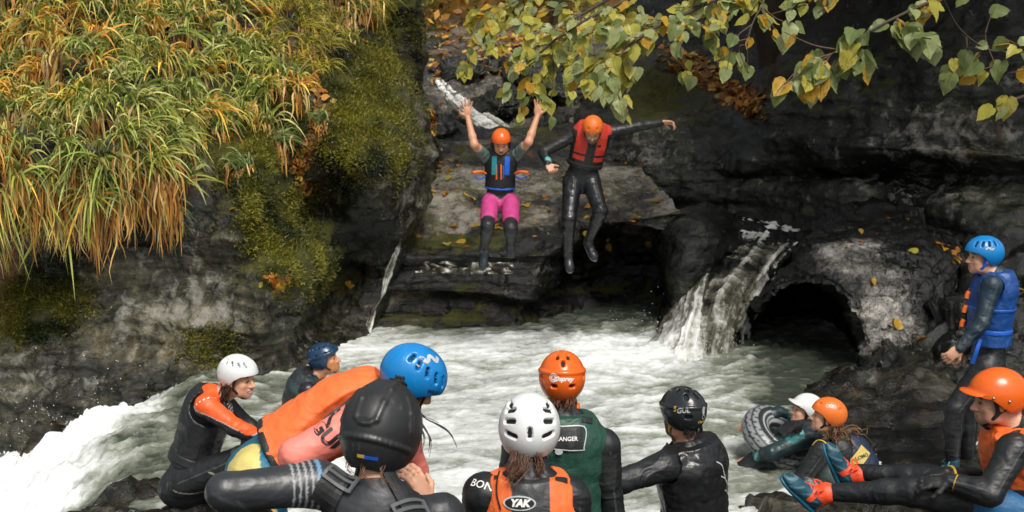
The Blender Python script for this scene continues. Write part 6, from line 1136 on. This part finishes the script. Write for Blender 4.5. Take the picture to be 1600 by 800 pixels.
for x, y, s_ in [(1452, 375, .09), (1460, 392, .09), (1470, 396, .08), (1484, 402, .08), (1494, 408, .07), (1432, 407, .09), (1478, 389, .06), (1487, 393, .08), (1497, 400, .08), (1468, 411, .05), (1490, 420, .08), (1502, 428, .06), (1480, 420, .06), (1500, 413, .07), (1508, 405, .06), (1515, 440, .06), (1580, 470, .07), (1585, 440, .06)]: lay(x, y, s_, kd(), 'leaf in the patch beside the standing woman\'s helmet', 'fallen leaves beside the dark right wall', ('boulder', 'cliff'))
for _ in range(80):
    x, y = g.uniform(640, 1040), g.uniform(238, 385)
    if 740 < x < 830 and y < 245: continue
    lay(x, y, g.uniform(.05, .11), kd((4, 3, 1.5, 3)), 'leaf stuck to the wet jumping ledge', 'fallen leaves on the ledge', ('rock_ledge',))
for _ in range(34):
    t_ = g.random(); lay(lerp(640, 700, t_)+g.normal()*8, lerp(330, 262, t_)+g.normal()*7, g.uniform(.06, .1), kd((2, 3, 1, 2)), 'leaf in the line along the left edge of the ledge', 'fallen leaves along the ledge edge', ('rock_ledge',))
for _ in range(24): lay(438+g.normal()*13, 438+g.normal()*7-.0, g.uniform(.05, .09), kd((2, 5, .2, 2)), 'leaf heaped on the mossy nose of the left cliff', 'fallen leaves heaped on the moss', ('cliff',))
for x, y in [(352, 318), (515, 240), (575, 208), (590, 215), (552, 450), (548, 455), (535, 205), (560, 60), (565, 70), (572, 65)]: lay(x, y, .07, kd((5, 2, 1, .5)), 'single leaf stuck to the left cliff face', 'single leaves on the left cliff', ('cliff',))
def litter(name, pts, size, cols, label, names=('cliff', 'rock_ledge', 'boulder', 'riverbed')):
    q = np.random.default_rng(len(pts)); G = Geo(); m_ = LEAF['yellow'][0]; Vl = np.array([v.co[:] for v in m_.vertices]); Fl = np.array([tuple(f.vertices) for f in m_.polygons])
    for x, y in pts:
        h_ = hit(x, y, names)
        if h_ is None: continue
        n_ = norm(h_[1]+q.normal(size=3)*.45); R = orient(np.cross(n_, norm(q.normal(size=3))), n_)*size*q.uniform(.6, 1.3); c = np.asarray(cols[q.integers(len(cols))])*q.uniform(.6, 1.25); G.add(h_[0]+n_*.02+Vl@R.T, Fl, (*c, .6))
    o = G.build(name, M_FOL); tag(o, label, 'leaf litter', kind='stuff')
ORC = [(.42, .15, .018), (.52, .24, .03), (.30, .10, .02), (.5, .33, .06), (.2, .07, .018)]
litter('leaf_litter', [(488+14*math.sin(t_*6)+g.normal()*6, 112+t_*200) for t_ in g.random(230)], .07, ORC, 'strip of orange fallen leaves caught in the gully of the mossy cliff')
litter('leaf_litter', [(lerp(1040, 1195, a)+g.normal()*8, lerp(60, 185, a*.75+b*.35)) for a, b in g.random((520, 2))], .10, ORC, 'orange leaf litter on the slope above the right cliff')
litter('leaf_litter', [(g.uniform(676, 900), g.uniform(45, 125)) for _ in range(800)], .14, ORC+[(.6, .4, .1), (.4, .32, .2)], 'brown leaf litter along the bed of the upper stream', ('riverbed',))
litter('leaf_litter', [(674+g.normal()*9, 190+g.normal()*10) for _ in range(50)], .08, ORC, 'heap of orange leaves at the foot of the far mossy cliff')

# ---- moss cushions: short fuzz on the mossy rock
def moss_fuzz(n, regions, label, seed):
    q = np.random.default_rng(seed); X, Y, W, N = [np.concatenate([p_[k] for p_ in PATCH['cliff'][:2]]) for k in range(4)]; w = np.zeros(len(X))
    for cx, cy, rx, ry, a in regions: w = np.maximum(w, a*np.exp(-(((X-cx)/rx)**2+((Y-cy)/ry)**2)**1.5))
    w *= np.clip(vnoise(W*4)+.75, 0, 1)*np.clip(vnoise(W*11+3)+.85, 0, 1); i = q.choice(len(X), n, p=w/w.sum()); b = W[i]+q.normal(size=(n, 3))*.02; d = N[i]+q.normal(size=(n, 3))*.55+np.array([0, 0, .15]); d /= np.linalg.norm(d, axis=1)[:, None]
    s_ = np.cross(d, q.normal(size=(n, 3))); s_ /= np.linalg.norm(s_, axis=1)[:, None]; L_ = q.uniform(.018, .05, (n, 1)); V = np.stack([b-s_*.007, b+s_*.007, b+d*L_], 1).reshape(-1, 3)
    t_ = np.clip(.5+.8*vnoise(W[i]*3.1+9)+q.normal(size=n)*.22, 0, 1)[:, None]; C = lerp(np.array([[.018, .030, .005]]), np.array([[.22, .20, .018]]), t_); C = np.repeat(np.concatenate([C, np.ones((n, 1))], 1), 3, 0)
    o = mesh_np('moss', V, np.arange(3*n).reshape(-1, 3), None, M_GRASS, C, smooth=False); tag(o, label, 'moss', kind='stuff')
moss_fuzz(130000, [(570, 170, 60, 90, 1), (620, 230, 30, 40, .7), (430, 330, 48, 60, 1), (465, 410, 36, 50, 1), (385, 250, 50, 50, .8), (440, 180, 60, 60, .7), (540, 120, 50, 60, 1), (590, 110, 26, 70, 1), (610, 180, 25, 50, .8), (520, 200, 40, 50, .6), (500, 440, 16, 22, .8), (600, 40, 50, 60, .7), (560, 20, 50, 60, .6)], 'yellow green moss covering the ridges of the left cliff', 4)
moss_fuzz(14000, [(70, 470, 60, 45, 1), (40, 500, 40, 30, 1), (330, 545, 40, 30, .5), (100, 440, 40, 30, .6)], 'dull green moss on the rusty foot of the left cliff', 5)
